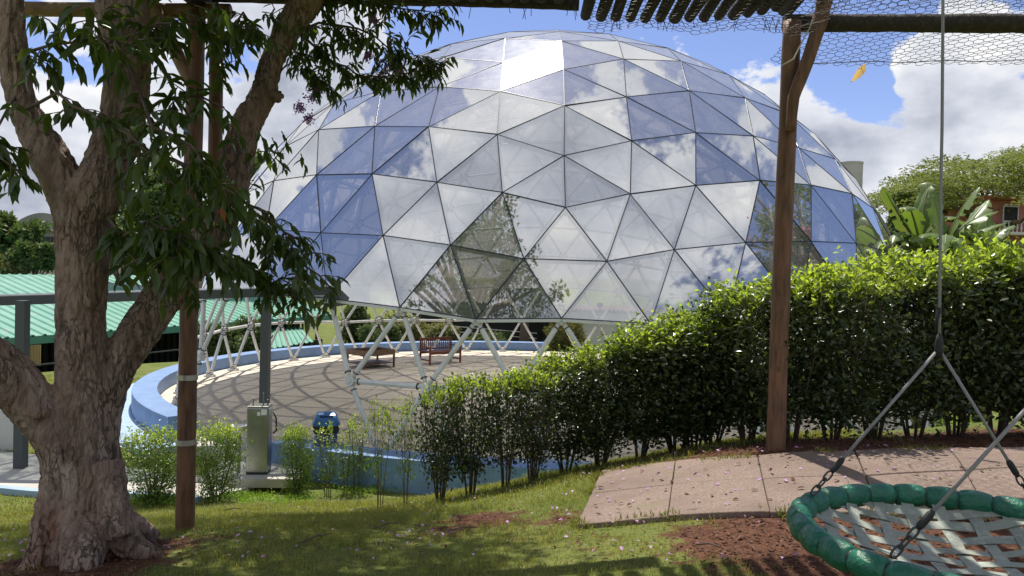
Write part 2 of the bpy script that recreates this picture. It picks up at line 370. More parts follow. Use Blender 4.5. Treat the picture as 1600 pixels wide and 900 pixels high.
# ground sheet material: turf with bare earth where 'dirt' says so
def ground_mat():
    m = bpy.data.materials.new('turf'); m.use_nodes = True; N = m.node_tree.nodes; L = m.node_tree.links; b = N['Principled BSDF']; b.inputs['Roughness'].default_value = .95
    b.inputs['Specular IOR Level'].default_value = .1
    geo = N.new('ShaderNodeNewGeometry')
    def nz(s, d=6):
        t = N.new('ShaderNodeTexNoise'); t.inputs['Scale'].default_value = s; t.inputs['Detail'].default_value = d; L.new(geo.outputs['Position'], t.inputs['Vector']); return t.outputs['Fac']
    def mix(a, bb, f):
        x = N.new('ShaderNodeMix'); x.data_type = 'RGBA'
        for i, v in ((6, a), (7, bb)):
            if isinstance(v, tuple): x.inputs[i].default_value = (*v, 1)
            else: L.new(v, x.inputs[i])
        L.new(f, x.inputs[0]); return x.outputs[2]
    def ramp(s, lo, hi):
        r = N.new('ShaderNodeMapRange'); L.new(s, r.inputs[0]); r.inputs[1].default_value = lo; r.inputs[2].default_value = hi; return r.outputs[0]
    g = mix((.115,.15,.036), (.21,.22,.068), ramp(nz(1.3), .35, .68))
    g = mix(g, (.055,.085,.016), ramp(nz(28), .5, .75))
    g = mix(g, (.20,.235,.06), ramp(nz(60, 3), .55, .8))
    d = mix((.15,.072,.045), (.085,.04,.027), ramp(nz(22), .4, .65)); d = mix(d, (.24,.13,.08), ramp(nz(70), .58, .75))
    a = N.new('ShaderNodeAttribute'); a.attribute_name = 'dirt'
    ad = N.new('ShaderNodeMath'); ad.operation = 'MULTIPLY_ADD'; L.new(nz(9), ad.inputs[0]); ad.inputs[1].default_value = 1.3; ad.inputs[2].default_value = -.65
    s = N.new('ShaderNodeMath'); s.operation = 'ADD'; L.new(a.outputs['Fac'], s.inputs[0]); L.new(ad.outputs[0], s.inputs[1])
    L.new(mix(g, d, ramp(s.outputs[0], .38, .6)), b.inputs['Base Color'])
    bp = N.new('ShaderNodeBump'); bp.inputs['Strength'].default_value = .8; bp.inputs['Distance'].default_value = .03; L.new(nz(55), bp.inputs['Height']); L.new(bp.outputs[0], b.inputs['Normal'])
    return m
TURF = ground_mat()

# mirror film on thin glazing: reflection, tinted see-through, a little dust
def glass_mat():
    m = bpy.data.materials.new('mirror_film'); m.use_nodes = True; N = m.node_tree.nodes; L = m.node_tree.links
    for n in list(N): N.remove(n)
    o = N.new('ShaderNodeOutputMaterial'); gl = N.new('ShaderNodeBsdfGlossy'); gl.inputs['Roughness'].default_value = .012; gl.inputs['Color'].default_value = (.86,.865,.875,1)
    gs = N.new('ShaderNodeBsdfGlossy'); gs.inputs['Roughness'].default_value = .30; gs.inputs['Color'].default_value = (.85,.86,.86,1)
    tr = N.new('ShaderNodeBsdfTransparent'); tr.inputs[0].default_value = (.95,.95,.94,1)
    df = N.new('ShaderNodeBsdfDiffuse'); df.inputs[0].default_value = (.62,.62,.60,1)
    tl = N.new('ShaderNodeBsdfTranslucent'); tl.inputs[0].default_value = (.60,.60,.58,1)
    geo = N.new('ShaderNodeNewGeometry')
    mp = N.new('ShaderNodeMapping'); mp.inputs['Scale'].default_value = (1.3,1.3,.28); L.new(geo.outputs['Position'], mp.inputs[0])
    t = N.new('ShaderNodeTexNoise'); t.inputs['Scale'].default_value = 2.6; t.inputs['Detail'].default_value = 8; t.inputs['Roughness'].default_value = .65; L.new(mp.outputs[0], t.inputs['Vector'])
    dust = N.new('ShaderNodeMapRange'); L.new(t.outputs['Fac'], dust.inputs[0]); dust.inputs[1].default_value = .3; dust.inputs[2].default_value = .8; dust.inputs[3].default_value = .12; dust.inputs[4].default_value = .25
    lw = N.new('ShaderNodeLayerWeight'); lw.inputs['Blend'].default_value = .5      # film mirrors more the more it is seen at a slant
    rf = N.new('ShaderNodeValToRGB'); L.new(lw.outputs['Facing'], rf.inputs[0]); e = rf.color_ramp.elements
    e[0].position = .0; e[0].color = (.42,.42,.42,1); e[1].position = .85; e[1].color = (.95,.95,.95,1)
    for p, v in ((.06,.55),(.16,.73),(.35,.80),(.6,.86)): q = e.new(p); q.color = (v,v,v,1)
    m1 = N.new('ShaderNodeMixShader'); L.new(rf.outputs[0], m1.inputs[0]); L.new(tr.outputs[0], m1.inputs[1]); L.new(gl.outputs[0], m1.inputs[2])
    md = N.new('ShaderNodeMixShader'); md.inputs[0].default_value = .22; L.new(df.outputs[0], md.inputs[1]); L.new(tl.outputs[0], md.inputs[2])
    mg = N.new('ShaderNodeMixShader'); mg.inputs[0].default_value = .055; L.new(md.outputs[0], mg.inputs[1]); L.new(gs.outputs[0], mg.inputs[2])
    sx = N.new('ShaderNodeSeparateXYZ'); L.new(geo.outputs['True Normal'], sx.inputs[0])      # dirt settles where panes lie flatter
    ab = N.new('ShaderNodeMath'); ab.operation = 'ABSOLUTE'; L.new(sx.outputs[2], ab.inputs[0])
    lie = N.new('ShaderNodeMapRange'); L.new(ab.outputs[0], lie.inputs[0]); lie.inputs[1].default_value = .45; lie.inputs[2].default_value = .95; lie.inputs[3].default_value = 1.; lie.inputs[4].default_value = 2.6
    dm = N.new('ShaderNodeMath'); dm.operation = 'MULTIPLY'; L.new(dust.outputs[0], dm.inputs[0]); L.new(lie.outputs[0], dm.inputs[1]); dust = dm
    m2 = N.new('ShaderNodeMixShader'); L.new(dust.outputs[0], m2.inputs[0]); L.new(m1.outputs[0], m2.inputs[1]); L.new(mg.outputs[0], m2.inputs[2])
    L.new(m2.outputs[0], o.inputs[0]); return m
GLASS = glass_mat()
mat('gasket', (.05,.052,.056), .35, .35)
mt = MATS

# ================================================================== SETTING
def build_ground():
    def axis(c0, c1, step, far):
        a = list(np.arange(c0, c1, step)); s = step; x = a[-1]
        while x < far: s *= 1.22; x += s; a.append(x)
        s = step; x = a[0]; b = []
        while x > -far: s *= 1.22; x -= s; b.append(x)
        return np.array(b[::-1] + a)
    xs = axis(-9, 9, .13, 900) + CAM[0]; ys = axis(1.5, 11, .13, 900) + CAM[1]
    X, Y = np.meshgrid(xs, ys); Zz = H(X.ravel(), Y.ravel())
    V = np.stack([X.ravel(), Y.ravel(), Zz], 1); nx, ny = len(xs), len(ys)
    i, j = np.meshgrid(np.arange(nx-1), np.arange(ny-1)); a = (j*nx+i).ravel()
    Q = np.stack([a, a+1, a+nx+1, a+nx], 1)
    me = mesh_np('ground', V, Q=Q, mats=[TURF], smooth=True)
    at_ = me.attributes.new('dirt', 'FLOAT', 'POINT'); at_.data.foreach_set('value', dirt(V[:, 0], V[:, 1]).astype(np.float32))
    link('ground', me, kind='structure')
DIRT = []   # (x, y, radius, amount) filled from places measured in the photo
def _mk(px, py, r, a):
    p = onH(px, py); DIRT.append((p[0], p[1], r, a))
for px, py, r, a in [(1150,712,.55,.8),(1060,706,.5,.6),(1240,706,.6,.95),(1320,700,.6,.95),(1400,695,.6,.95),(1500,690,.6,.9),(1600,690,.7,.9),(1150,848,.30,.9),(1225,850,.36,1.),(1320,850,.6,1.),(1450,860,.8,.9),(1090,835,.20,.7),(1560,880,.6,.9),(1220,825,.4,.95),
                     (750,812,.30,.75),(700,830,.22,.6),(870,812,.25,.6),(800,845,.2,.35),(930,850,.25,.35),(215,855,.30,.8),(190,880,.3,.7),(30,885,.35,.8),(120,890,.35,.8),(330,590+250,.15,.5),
                     (1000,722,.35,.5),(930,735,.3,.4),(840,752,.2,.3),(560,772,.2,.35),(450,780,.2,.3),(980,880,.3,.3)]:
    _mk(px, py, r, a)
DIRT = np.array(DIRT)
def dirt(x, y):
    x = np.asarray(x); out = np.zeros(len(x))
    for a, b, r, am in DIRT:
        d = np.sqrt((x-a)**2+(y-b)**2)/r; out = np.maximum(out, am*np.exp(-(d**2)*.55)*1.15)
    return np.minimum(out, 1)
build_ground()

def clip_poly(P, cx, cy, r, n=72, inside=True):
    """clip convex polygon to regular n-gon"""
    for k in range(n):
        a = 2*PI*(k+.5)/n; nx, ny = math.cos(a), math.sin(a); lim = r*math.cos(PI/n); out = []
        for i in range(len(P)):
            p, q = P[i], P[(i+1) % len(P)]; dp = (p[0]-cx)*nx+(p[1]-cy)*ny-lim; dq = (q[0]-cx)*nx+(q[1]-cy)*ny-lim
            if dp <= 0: out.append(p)
            if dp*dq < 0: t = dp/(dp-dq); out.append((p[0]+t*(q[0]-p[0]), p[1]+t*(q[1]-p[1])))
        P = out
        if not P: break
    return P
def prism(P, z0, z1, mb, mi=0):
    n = len(P); V = [(x, y, z0) for x, y in P]+[(x, y, z1) for x, y in P]
    F = [tuple(range(n))[::-1], tuple(range(n, 2*n))]+[(i, (i+1) % n, n+(i+1) % n, n+i) for i in range(n)]
    mb.add(V, F, mi)

def build_platform():
    fl = MB().lathe([(10.42, -.28), (10.42, -.012), (0.01, -.012)], n=96).build('terrace_floor', mt['concrete'], kind='structure')
    g = .018; dx, dy = 2.42, 1.21
    for j in range(-9, 9):
        for i in range(-5, 5):
            x0 = i*dx + g/2; x1 = x0+dx-g; y0 = j*dy+g/2; y1 = y0+dy-g
            P = clip_poly([(x0,y0),(x1,y0),(x1,y1),(x0,y1)], 0, 0, 10.39)
            if len(P) < 3: continue
            A = abs(sum(P[k][0]*P[(k+1)%len(P)][1]-P[(k+1)%len(P)][0]*P[k][1] for k in range(len(P))))/2
            if A < .05: continue
            mb = MB(); prism(P, -.01, random.uniform(-.001, .003), mb); mb.build('slab', mt['concrete'], fl)
def arc_wall(a0, a1, r0, r1, z0, z1, name, m, label, n=60, cat='wall', kind=None, dz=0):
    mb = MB(); V = []; F = []
    for i in range(n+1):
        a = math.radians(a0+(a1-a0)*i/n); s, c = math.sin(a), -math.cos(a)
        V += [(r0*s, r0*c, z0), (r1*s, r1*c, z0), (r1*s, r1*c, z1), (r0*s, r0*c, z1)]
    for i in range(n):
        k = i*4
        for q in range(4): F.append((k+q, k+(q+1) % 4, k+4+(q+1) % 4, k+4+q))
    F += [(0,1,2,3), (4*n+3, 4*n+2, 4*n+1, 4*n)]
    mb.add(V, F); o = mb.build(name, m)
    if kind: o['kind'] = kind
    else: tag(o, label, cat); bevel(o, .012)
    return o
build_platform()
arc_wall(-43, -181.5, 10.43, 10.98, -.3, .35, 'low_wall', mt['blue_paint'], 'long low blue wall curving round the left and far side of the dome floor', n=120)
arc_wall(-26.5, 24, 10.43, 10.98, -.3, .33, 'low_wall', mt['blue_paint'], 'low blue wall in front of the dome, behind the thin saplings', n=60)
arc_wall(-40, -125, 10.99, 11.75, -.5, -.085, 'footing_ring', mt['blue_pale'], '', n=80, kind='structure')
arc_wall(-43, -26.5, 10.43, 10.96, -.3, -.02, 'threshold', mt['concrete_light'], '', n=16, kind='structure')
arc_wall(24.2, 60, 10.43, 10.9, -.3, .05, 'floor_kerb', mt['blue_paint'], '', n=24, kind='structure')

def drape(poly_fn, nu, nv, up, down, name, m, parent=None, **k):
    """box draped on the ground: poly_fn(s,t)->(x,y)"""
    V = []; F = []
    for j in range(nv+1):
        for i in range(nu+1):
            x, y = poly_fn(i/nu, j/nv); V.append((x, y))
    V = np.array(V); h = H(V[:, 0], V[:, 1]); top = np.column_stack([V, h+up]); bot = np.column_stack([V, h-down])
    n = len(V); W = nu+1; allv = np.vstack([top, bot])
    for j in range(nv):
        for i in range(nu):
            a = j*W+i; F.append((a, a+1, a+W+1, a+W)); F.append((n+a, n+a+W, n+a+W+1, n+a+1))
    for i in range(nu):
        F.append((i, n+i, n+i+1, i+1)); a = nv*W+i; F.append((a, a+1, n+a+1, n+a))
    for j in range(nv):
        a = j*W; F.append((a, a+W, n+a+W, n+a)); a = j*W+nu; F.append((a, n+a, n+a+W, a+W))
    mb = MB().add(allv, F); return mb.build(name, m, parent, **k)
def bil(c, s, t):
    a = c[0]*(1-s)+c[1]*s; b = c[3]*(1-s)+c[2]*s; return a*(1-t)+b*t

def build_footpath():
    base = bpy.data.objects.new('footpath', None); COL.objects.link(base); base['kind'] = 'structure'
    tx = [(940,741),(1055,727),(1183,719),(1335,712),(1480,707),(1640,703),(1800,700)]
    bx = [(900,828),(1043,815),(1203,810),(1375,812),(1545,816),(1740,824),(1950,832)]
    T = [onH(*p)[:2] for p in tx]; B = [onH(*p)[:2] for p in bx]; ms = [.50,.49,.47,.48,.5,.5,.5]
    Mi = [T[i]*(1-ms[i])+B[i]*ms[i] for i in range(len(T))]
    for i in range(len(T)-1):
        for A, Bq in ((T, Mi), (Mi, B)):
            c = [A[i], A[i+1], Bq[i+1], Bq[i]]; cc = sum(c)/4
            g = .005; c = [p+(cc-p)/np.linalg.norm(cc-p)*g*random.uniform(.6, 1.3) for p in c]
            o = drape(lambda s, t: bil(c, s, t), 8, 5, .034+random.uniform(-.003,.003), .08, 'paving_slab', mt['slab'], base)
            bevel(o, .004, 1)
    return
build_footpath()

def build_left_path():
    # concrete walk below the glazed canopy, with a pale blue edge and a strip of gravel
    a = np.array([-17.5, -8.6]); b = np.array([-8.7, -11.1]); c = np.array([-5.0, -11.6]); w = 1.25
    pts = [a, b, c]
    mb = MB(); L = []; Rr = []
    for i, p in enumerate(pts):
        d = pts[min(i+1, 2)]-pts[max(i-1, 0)]; d /= np.linalg.norm(d); n = np.array([-d[1], d[0]]); L.append(p+n*w); Rr.append(p-n*w)
    def strip(o0, o1, up, name, m):
        A = []; Bq = []
        for i, p in enumerate(pts):
            d = pts[min(i+1, 2)]-pts[max(i-1, 0)]; d /= np.linalg.norm(d); n = np.array([-d[1], d[0]]); A.append(p+n*o0); Bq.append(p+n*o1)
        def fn(s, t):
            x = s*2; i = min(int(x), 1); f = x-i; return (A[i]*(1-f)+A[i+1]*f)*(1-t)+(Bq[i]*(1-f)+Bq[i+1]*f)*t
        o = drape(fn, 30, 3, up, .15, name, m); o['kind'] = 'structure'
    strip(1.25, -.55, .05, 'path', mt['concrete_light']); strip(-.57, -.72, .09, 'path_edging', mt['blue_pale'])
    # gravel
    n = 9000; s = rng.random(n)*.62; off = -.74-rng.random(n)*.55
    A = a+(b-a)*(s[:, None]/.62); d = (b-a)/np.linalg.norm(b-a); nn = np.array([-d[1], d[0]]); P2 = A+nn*off[:, None]
    P = np.column_stack([P2, H(P2[:, 0], P2[:, 1])+.012]); V, F = pebbles(P, .016+.02*rng.random(n)); link('gravel', mesh_np('gravel', V, F, mats=[mt['pebble']]), kind='stuff')
def pebbles(P, r):
    O = np.array([(1,0,0),(-1,0,0),(0,1,0),(0,-1,0),(0,0,.6),(0,0,-.6)]); Fo = np.array([(0,2,4),(2,1,4),(1,3,4),(3,0,4)])
    n = len(P); V = P[:, None]+(O[None]*(1+.5*rng.random((n, 6, 3))))*r[:, None, None]; F = Fo[None]+(np.arange(n)*6)[:, None, None]
    return V.reshape(-1, 3), F.reshape(-1, 3)
mat('pebble', (.30,.28,.26), .8, island=((.55,.53,.50), 1.))
build_left_path()
p = onz(402, 739, -.06)
pad = MB().box((p[0], p[1]-.0, -.08), (1.5, 1.1, .14), rz=.1).build('cooler_pad', mt['concrete_light'], kind='structure')

# ================================================================== DOME
def ico_nodes():
    V = [np.array([0,0,1.])]; el = math.atan(.5)
    for k in range(5): a = math.radians(72*k); V.append(np.array([math.cos(el)*math.sin(a), -math.cos(el)*math.cos(a), math.sin(el)]))
    for k in range(5): a = math.radians(72*k+36); V.append(np.array([math.cos(el)*math.sin(a), -math.cos(el)*math.cos(a), -math.sin(el)]))
    V.append(np.array([0,0,-1.])); nu = 8; key = {}; nodes = []; faces = []
    def get(p):
        p = p/np.linalg.norm(p); k = tuple(np.round(p, 4)+0.)
        if k not in key: key[k] = len(nodes); nodes.append(p*np.array([1,1,.9884])*10)
        return key[k]
    for a in range(12):
        for b in range(a+1, 12):
            for c in range(b+1, 12):
                if max(np.linalg.norm(V[a]-V[b]), np.linalg.norm(V[b]-V[c]), np.linalg.norm(V[a]-V[c])) > 1.1: continue
                g = {}
                for i in range(nu+1):
                    for j in range(nu+1-i): g[i, j] = get(V[a]*i+V[b]*j+V[c]*(nu-i-j))
                for i in range(nu):
                    for j in range(nu-i):
                        faces.append((g[i,j], g[i+1,j], g[i,j+1]))
                        if i+j < nu-1: faces.append((g[i+1,j], g[i+1,j+1], g[i,j+1]))
    return np.array(nodes), faces
DN, DF = ico_nodes()
OBS = [(883,328),(881,248),(882,170.5),(880.5,114),(877,70),(786,305),(685,289),(585,276),(499,277),(433,286),(778,215),(672,203),(589,202),(502,207),(783,148),(689,141),(598,148),(787,103),(790,66),
       (983,307),(1084,294),(1183,286),(1262,293),(1326,306),(985,225),(1084,212),(1173,217),(1243,235),(977,157),(1074,147),(1161,158),(973,98),(1062,101),(965,70),(819,407),(947,411),(706,386),(602,371),(506,367),
       (1051,393),(1161,382),(1262,380),(1332,383),(745,500),(877,499),(1014,507),(628,482),(667,605),(547,595)]
def fit_nodes():
    pj = toproj(DN); vd = DN-CAM; front = (vd*DN).sum(1) < 0
    for x, y in OBS:
        d = np.hypot(pj[:, 0]-x, pj[:, 1]-y); d[~front] = 1e9; i = int(np.argmin(d))
        if d[i] < 22: DN[i] = at(x, y, pj[i, 2]/1.0)
fit_nodes()

def build_dome():
    root = thing('geodesic_dome', 'large geodesic dome of mirrored triangular panels on open white struts over a round terrace', 'dome')
    ok = DN[:, 2] > -.02
    E_ = {}
    for f in DF:
        if not all(ok[list(f)]): continue
        for i in range(3): E_[tuple(sorted((f[i], f[(i+1) % 3])))] = 1
    pj0 = toproj(DN)          # doorway bay at the front left: the struts around these nodes are left out
    gone = {int(np.argmin(np.hypot(pj0[:, 0]-x, pj0[:, 1]-y)+(((DN-CAM)*DN).sum(1) > 0)*(DN[:, 2] > .1)*999+np.abs(pj0[:, 2]-d)*20)) for x, y, d in ((363.6,566,15.4),(443.5,578,14.4),(327,665.6,15.9),(390.6,685.3,14.8),(482.6,704.3,14.))}
    ok[list(gone)] = False
    edges = [e for e in E_ if max(DN[e[0], 2], DN[e[1], 2]) > .4 and not (e[0] in gone or e[1] in gone)]
    pj = toproj(DN); C0 = CAM
    def score(ids):
        c = DN[list(ids)].mean(0); fr = ((c-C0)@c) < 0
        P = pj[list(ids), :2]; inside = (-60 < P[:, 0].mean() < 1660); ext = np.ptp(P[:, 0])+np.ptp(P[:, 1])
        return ext*(1. if fr else (.55 if c[2] < 2.7 else .25))*(1 if inside else .1)
    # struts
    edges.sort(key=score, reverse=True)
    def strut_shape(mb, e):
        a, b = DN[e[0]], DN[e[1]]; d = b-a; L = np.linalg.norm(d); d = d/L
        rr = .046
        mb.tube([a+d*.17, b-d*.17], rr, 10, 0)
        mb.tube([a+d*.10, a+d*.172], .038, 6, 0); mb.tube([b-d*.172, b-d*.10], .038, 6, 0)
        mb.tube([a+d*.165, a+d*.18], .062, 8, 1); mb.tube([b-d*.18, b-d*.165], .062, 8, 1)
    for e in edges[:298]:
        mb = MB(); strut_shape(mb, e); mb.build('strut', [mt['white_paint'], mt['dark_joint']], root, smooth=False)
    mb = MB()
    for e in edges[298:]: strut_shape(mb, e)
    mb.build('strut_network', [mt['white_paint'], mt['dark_joint']], root, kind='stuff')
    # hubs
    ids = [i for i in range(len(DN)) if ok[i]]
    ids.sort(key=lambda i: score([i, i])*0 + (1 if (DN[i]-C0)@DN[i] < 0 else .3 if DN[i, 2] > 2.7 else .8)/pj[i, 2], reverse=True)
    hubm = MB(); 
    def hub_shape(mb, i):
        p = DN[i]; n = p/np.linalg.norm(p)
        if p[2] < .1:
            mb.box(p+np.array([0,0,.03]), (.26,.26,.05), rz=math.atan2(p[1], p[0])); mb.tube([p+n*0+np.array([0,0,.02]), p+np.array([0,0,.16])], .10, 10, 0)
            for s in range(4): a = s*PI/2+PI/4; mb.tube([p+np.array([.1*math.cos(a), .1*math.sin(a), .04]), p+np.array([.1*math.cos(a), .1*math.sin(a), .085])], .014, 6, 1)
        else:
            mb.tube([p-n*.07, p+n*.04], [.098, .098], 12, 0); mb.tube([p+n*.045, p+n*.06], [.045, .04], 8, 0)
            x = np.cross(n, (0, 0, 1)) if abs(n[2]) < .95 else np.array([1., 0, 0]); x /= np.linalg.norm(x); y = np.cross(n, x)
            for s in range(6): a = s*PI/3; q = p+(x*math.cos(a)+y*math.sin(a))*.078; mb.tube([q-n*.09, q-n*.065], .014, 6, 1)
    for i in ids[:298]:
        mb = MB(); hub_shape(mb, i); mb.build('hub', [mt['white_paint'], mt['dark_joint']], root)
    if ids[298:]:
        mb = MB(); [hub_shape(mb, i) for i in ids[298:]]; mb.build('hub_group', [mt['white_paint'], mt['dark_joint']], root, kind='stuff')
    # panels: pane with a dark rim, carried just outside the struts
    pan = [f for f in DF if min(DN[list(f), 2]) > 2.2]
    pan.sort(key=score, reverse=True)
    off = .085
    def panel_shape(mb, f):
        P = np.array([DN[i] + DN[i]/np.linalg.norm(DN[i])*off for i in f]); c = P.mean(0)
        n = np.cross(P[1]-P[0], P[2]-P[0]); n /= np.linalg.norm(n)
        if n@c < 0: P = P[::-1].copy(); n = -n
        tilt = rng.normal(0, .0035, 3)      # panes never sit perfectly true
        P = P + n*tilt[:, None]
        def inset(w):
            out = []
            for i in range(3):
                a, b, cc = P[i-1], P[i], P[(i+1) % 3]; u = (a-b)/np.linalg.norm(a-b); v = (cc-b)/np.linalg.norm(cc-b); s = math.sqrt(max(1e-6, (1-(u@v))/2)); bis = (u+v); bis /= np.linalg.norm(bis); out.append(b+bis*w/s)
            return np.array(out)
        A = inset(.001); B = inset(.0085)
        mb.add(list(B), [(0,1,2)], 0)
        V = list(A-n*.02)+list(A+n*.006)+list(B+n*.006)+list(B-n*.02); F = []
        for i in range(3):
            j = (i+1) % 3
            F += [(i, j, 3+j, 3+i), (3+i, 3+j, 6+j, 6+i), (6+i, 6+j, 9+j, 9+i), (9+i, 9+j, j, i)]
        mb.add(V, F, 1)
    for f in pan[:298]:
        mb = MB(); panel_shape(mb, f); mb.build('panel', [GLASS, mt['gasket']], root)
    mb = MB(); [panel_shape(mb, f) for f in pan[298:]]; mb.build('panel_shell', [GLASS, mt['gasket']], root, kind='stuff')
    # pale gutter rail under the lowest glazing
    mb = MB(); low = {}
    cnt = {}
    for f in pan:
        for i in range(3): k = tuple(sorted((f[i], f[(i+1) % 3]))); cnt[k] = cnt.get(k, 0)+1
    for k, c in cnt.items():
        if c == 1:
            a, b = DN[k[0]], DN[k[1]]; a = a+a/np.linalg.norm(a)*.07; b = b+b/np.linalg.norm(b)*.07; d = b-a; d /= np.linalg.norm(d)
            mb.bar(a+d*.02-np.array([0,0,.03]), b-d*.02-np.array([0,0,.03]), .075, .05)
    mb.build('base_rail', mt['white_paint'], root)
build_dome()

# ------------------------------------------------------------------ furniture under the dome
def build_bench():
    a = np.array([-4.02, 4.44]); b = np.array([-2.98, 5.49]); W = 1.46; rz = math.atan2(b[1]-a[1], b[0]-a[0])
    t = thing('garden_bench', 'red brown wooden bench with a slatted back standing under the dome', 'bench', (a[0], a[1], 0), rz)
    def P(*bx):
        mb = MB()
        for c, s in bx: mb.box(c, s)
        return mb
    wd = mt['wood_bench']
    for x in (.03, W-.03): 
        o = P(((x, 0, .3), (.06, .06, .6))).build('leg', wd, t); bevel(o, .008)
        o = P(((x, .56, .45), (.06, .055, .90))).build('leg', wd, t); bevel(o, .008)
        o = P(((x, .28, .61), (.065, .60, .035))).build('armrest', wd, t); bevel(o, .01)
        P(((x, .28, .14), (.035, .52, .05))).build('stretcher', wd, t)
    P(((W/2, 0, .38), (W-.12, .035, .075)), ((W/2, .55, .38), (W-.12, .035, .075))).build('seat_rail', wd, t)
    for k in range(6): P(((W/2, .0+.095*k+.02, .43), (W-.13, .078, .022))).build('slat', wd, t)
    o = P(((W/2, .56, .87), (W-.02, .04, .075))).build('top_rail', wd, t); bevel(o, .01)
    P(((W/2, .56, .50), (W-.12, .03, .045))).build('lower_rail', wd, t)
    for k in range(15): P(((.115+k*(W-.23)/14, .56, .675), (.036, .018, .31))).build('slat', wd, t)
build_bench()
def build_tray_table():
    f = onz(568, 577, 0)[:2]; r = onz(614.7, 573, 0)[:2]; u = r-f; W = 1.30; rz = math.atan2(u[1], u[0]); D = 1.0; h = .60
    t = thing('tray_table', 'low wooden tray table with a lower shelf beside the bench under the dome', 'table', (f[0], f[1], 0), rz)
    wd = mt['wood_table']
    for x, y in ((.03,.03),(W-.03,.03),(.03,D-.03),(W-.03,D-.03)): MB().box((x,y,h/2-.05),(.055,.055,h-.1)).build('leg', wd, t)
    tr = MB().box((W/2,D/2,h-.17),(W,D,.02)).build('tray_bottom', wd, t)
    for c, s in (((W/2,.012,h-.09),(W,.024,.18)),((W/2,D-.012,h-.09),(W,.024,.18)),((.012,D/2,h-.09),(.024,D-.05,.18)),((W-.012,D/2,h-.09),(.024,D-.05,.18))): MB().box(c, s).build('side_board', mt['log_pale'], t)
    MB().box((W/2,D/2,.14),(W-.04,D-.04,.03)).build('shelf', wd, t)
    c = MB(); V = []
    for i in range(7): a = i*.9; c.tube([(W*.55+.05*math.cos(a), D*.5+.05*math.sin(a), h-.15), (W*.55+.12*math.cos(a), D*.5+.10*math.sin(a), h-.10+.02*math.sin(3*a)), (W*.55+.2*math.cos(a+.5), D*.5+.16*math.sin(a+.5), h-.14)], .02, 6)
    M_ = Matrix.Translation((f[0], f[1], 0)) @ Matrix.Rotation(rz, 4, 'Z')
    o = c.build('cloth', mt['white_wall'], smooth=True); o.matrix_basis = M_; tag(o, 'small crumpled pale cloth lying in the wooden tray table', 'cloth')
build_tray_table()

def build_cooler():
    p = onz(404, 737, 0); s = 1.0
    t = thing('water_cooler', 'stainless steel drinking fountain cabinet beside the dark canopy post', 'fountain', (p[0], p[1], 0), .12)
    o = MB().box((0,0,.54),(.34,.32,1.04)).build('cabinet', mt['steel'], t); bevel(o, .02, 3)
    o = MB().box((0,0,.012),(.33,.30,.03)).build('plinth', mt['dark_joint'], t)
    o = MB().box((0,0,1.072),(.335,.315,.02)).build('drip_tray', mt['steel'], t); bevel(o, .006)
    for x, h in ((-.10,.10),(.06,.19),(.13,.08)): MB().tube([(x,-.02,1.08),(x,-.02,1.08+h),(x,-.05,1.09+h)], .011, 8).build('tap', mt['steel'], t, smooth=True)
    for i, (x, z, w, h) in enumerate(((.035,.98,.075,.10),(.13,1.0,.06,.07),(.12,.92,.07,.05))): MB().box((.172,x-.1,z),(.004,w,h)).build('sticker', mt['white_paint'], t)
    for i, (x, z, w, h) in enumerate(((.10,.99,.09,.09),(.02,.965,.05,.06))): MB().box((x,-.162,z),(w,.004,h)).build('sticker', mt['white_paint'], t)
    MB().tube([(.19,.1,.95),(.24,.1,.85),(.245,.1,.65),(.20,.1,.6)], .012, 8).build('hose', mt['rubber'], t, smooth=True)
    q = at(374, 668, toproj(p)[2]-.05)
    t2 = thing('wash_basin', 'small white basin on a grey pipe beside the steel water cooler', 'basin', (q[0], q[1], -.05))
    MB().lathe([(.05,-.02),(.10,.0),(.13,.07),(.135,.09),(.12,.09),(.09,.03),(.01,.02)], (0,0,q[2]), 20).build('bowl', mt['white_wall'], t2, smooth=True)
    MB().tube([(0,0,0),(0,0,q[2])], .03, 10).build('pipe', mt['steel'], t2, smooth=True)
build_cooler()
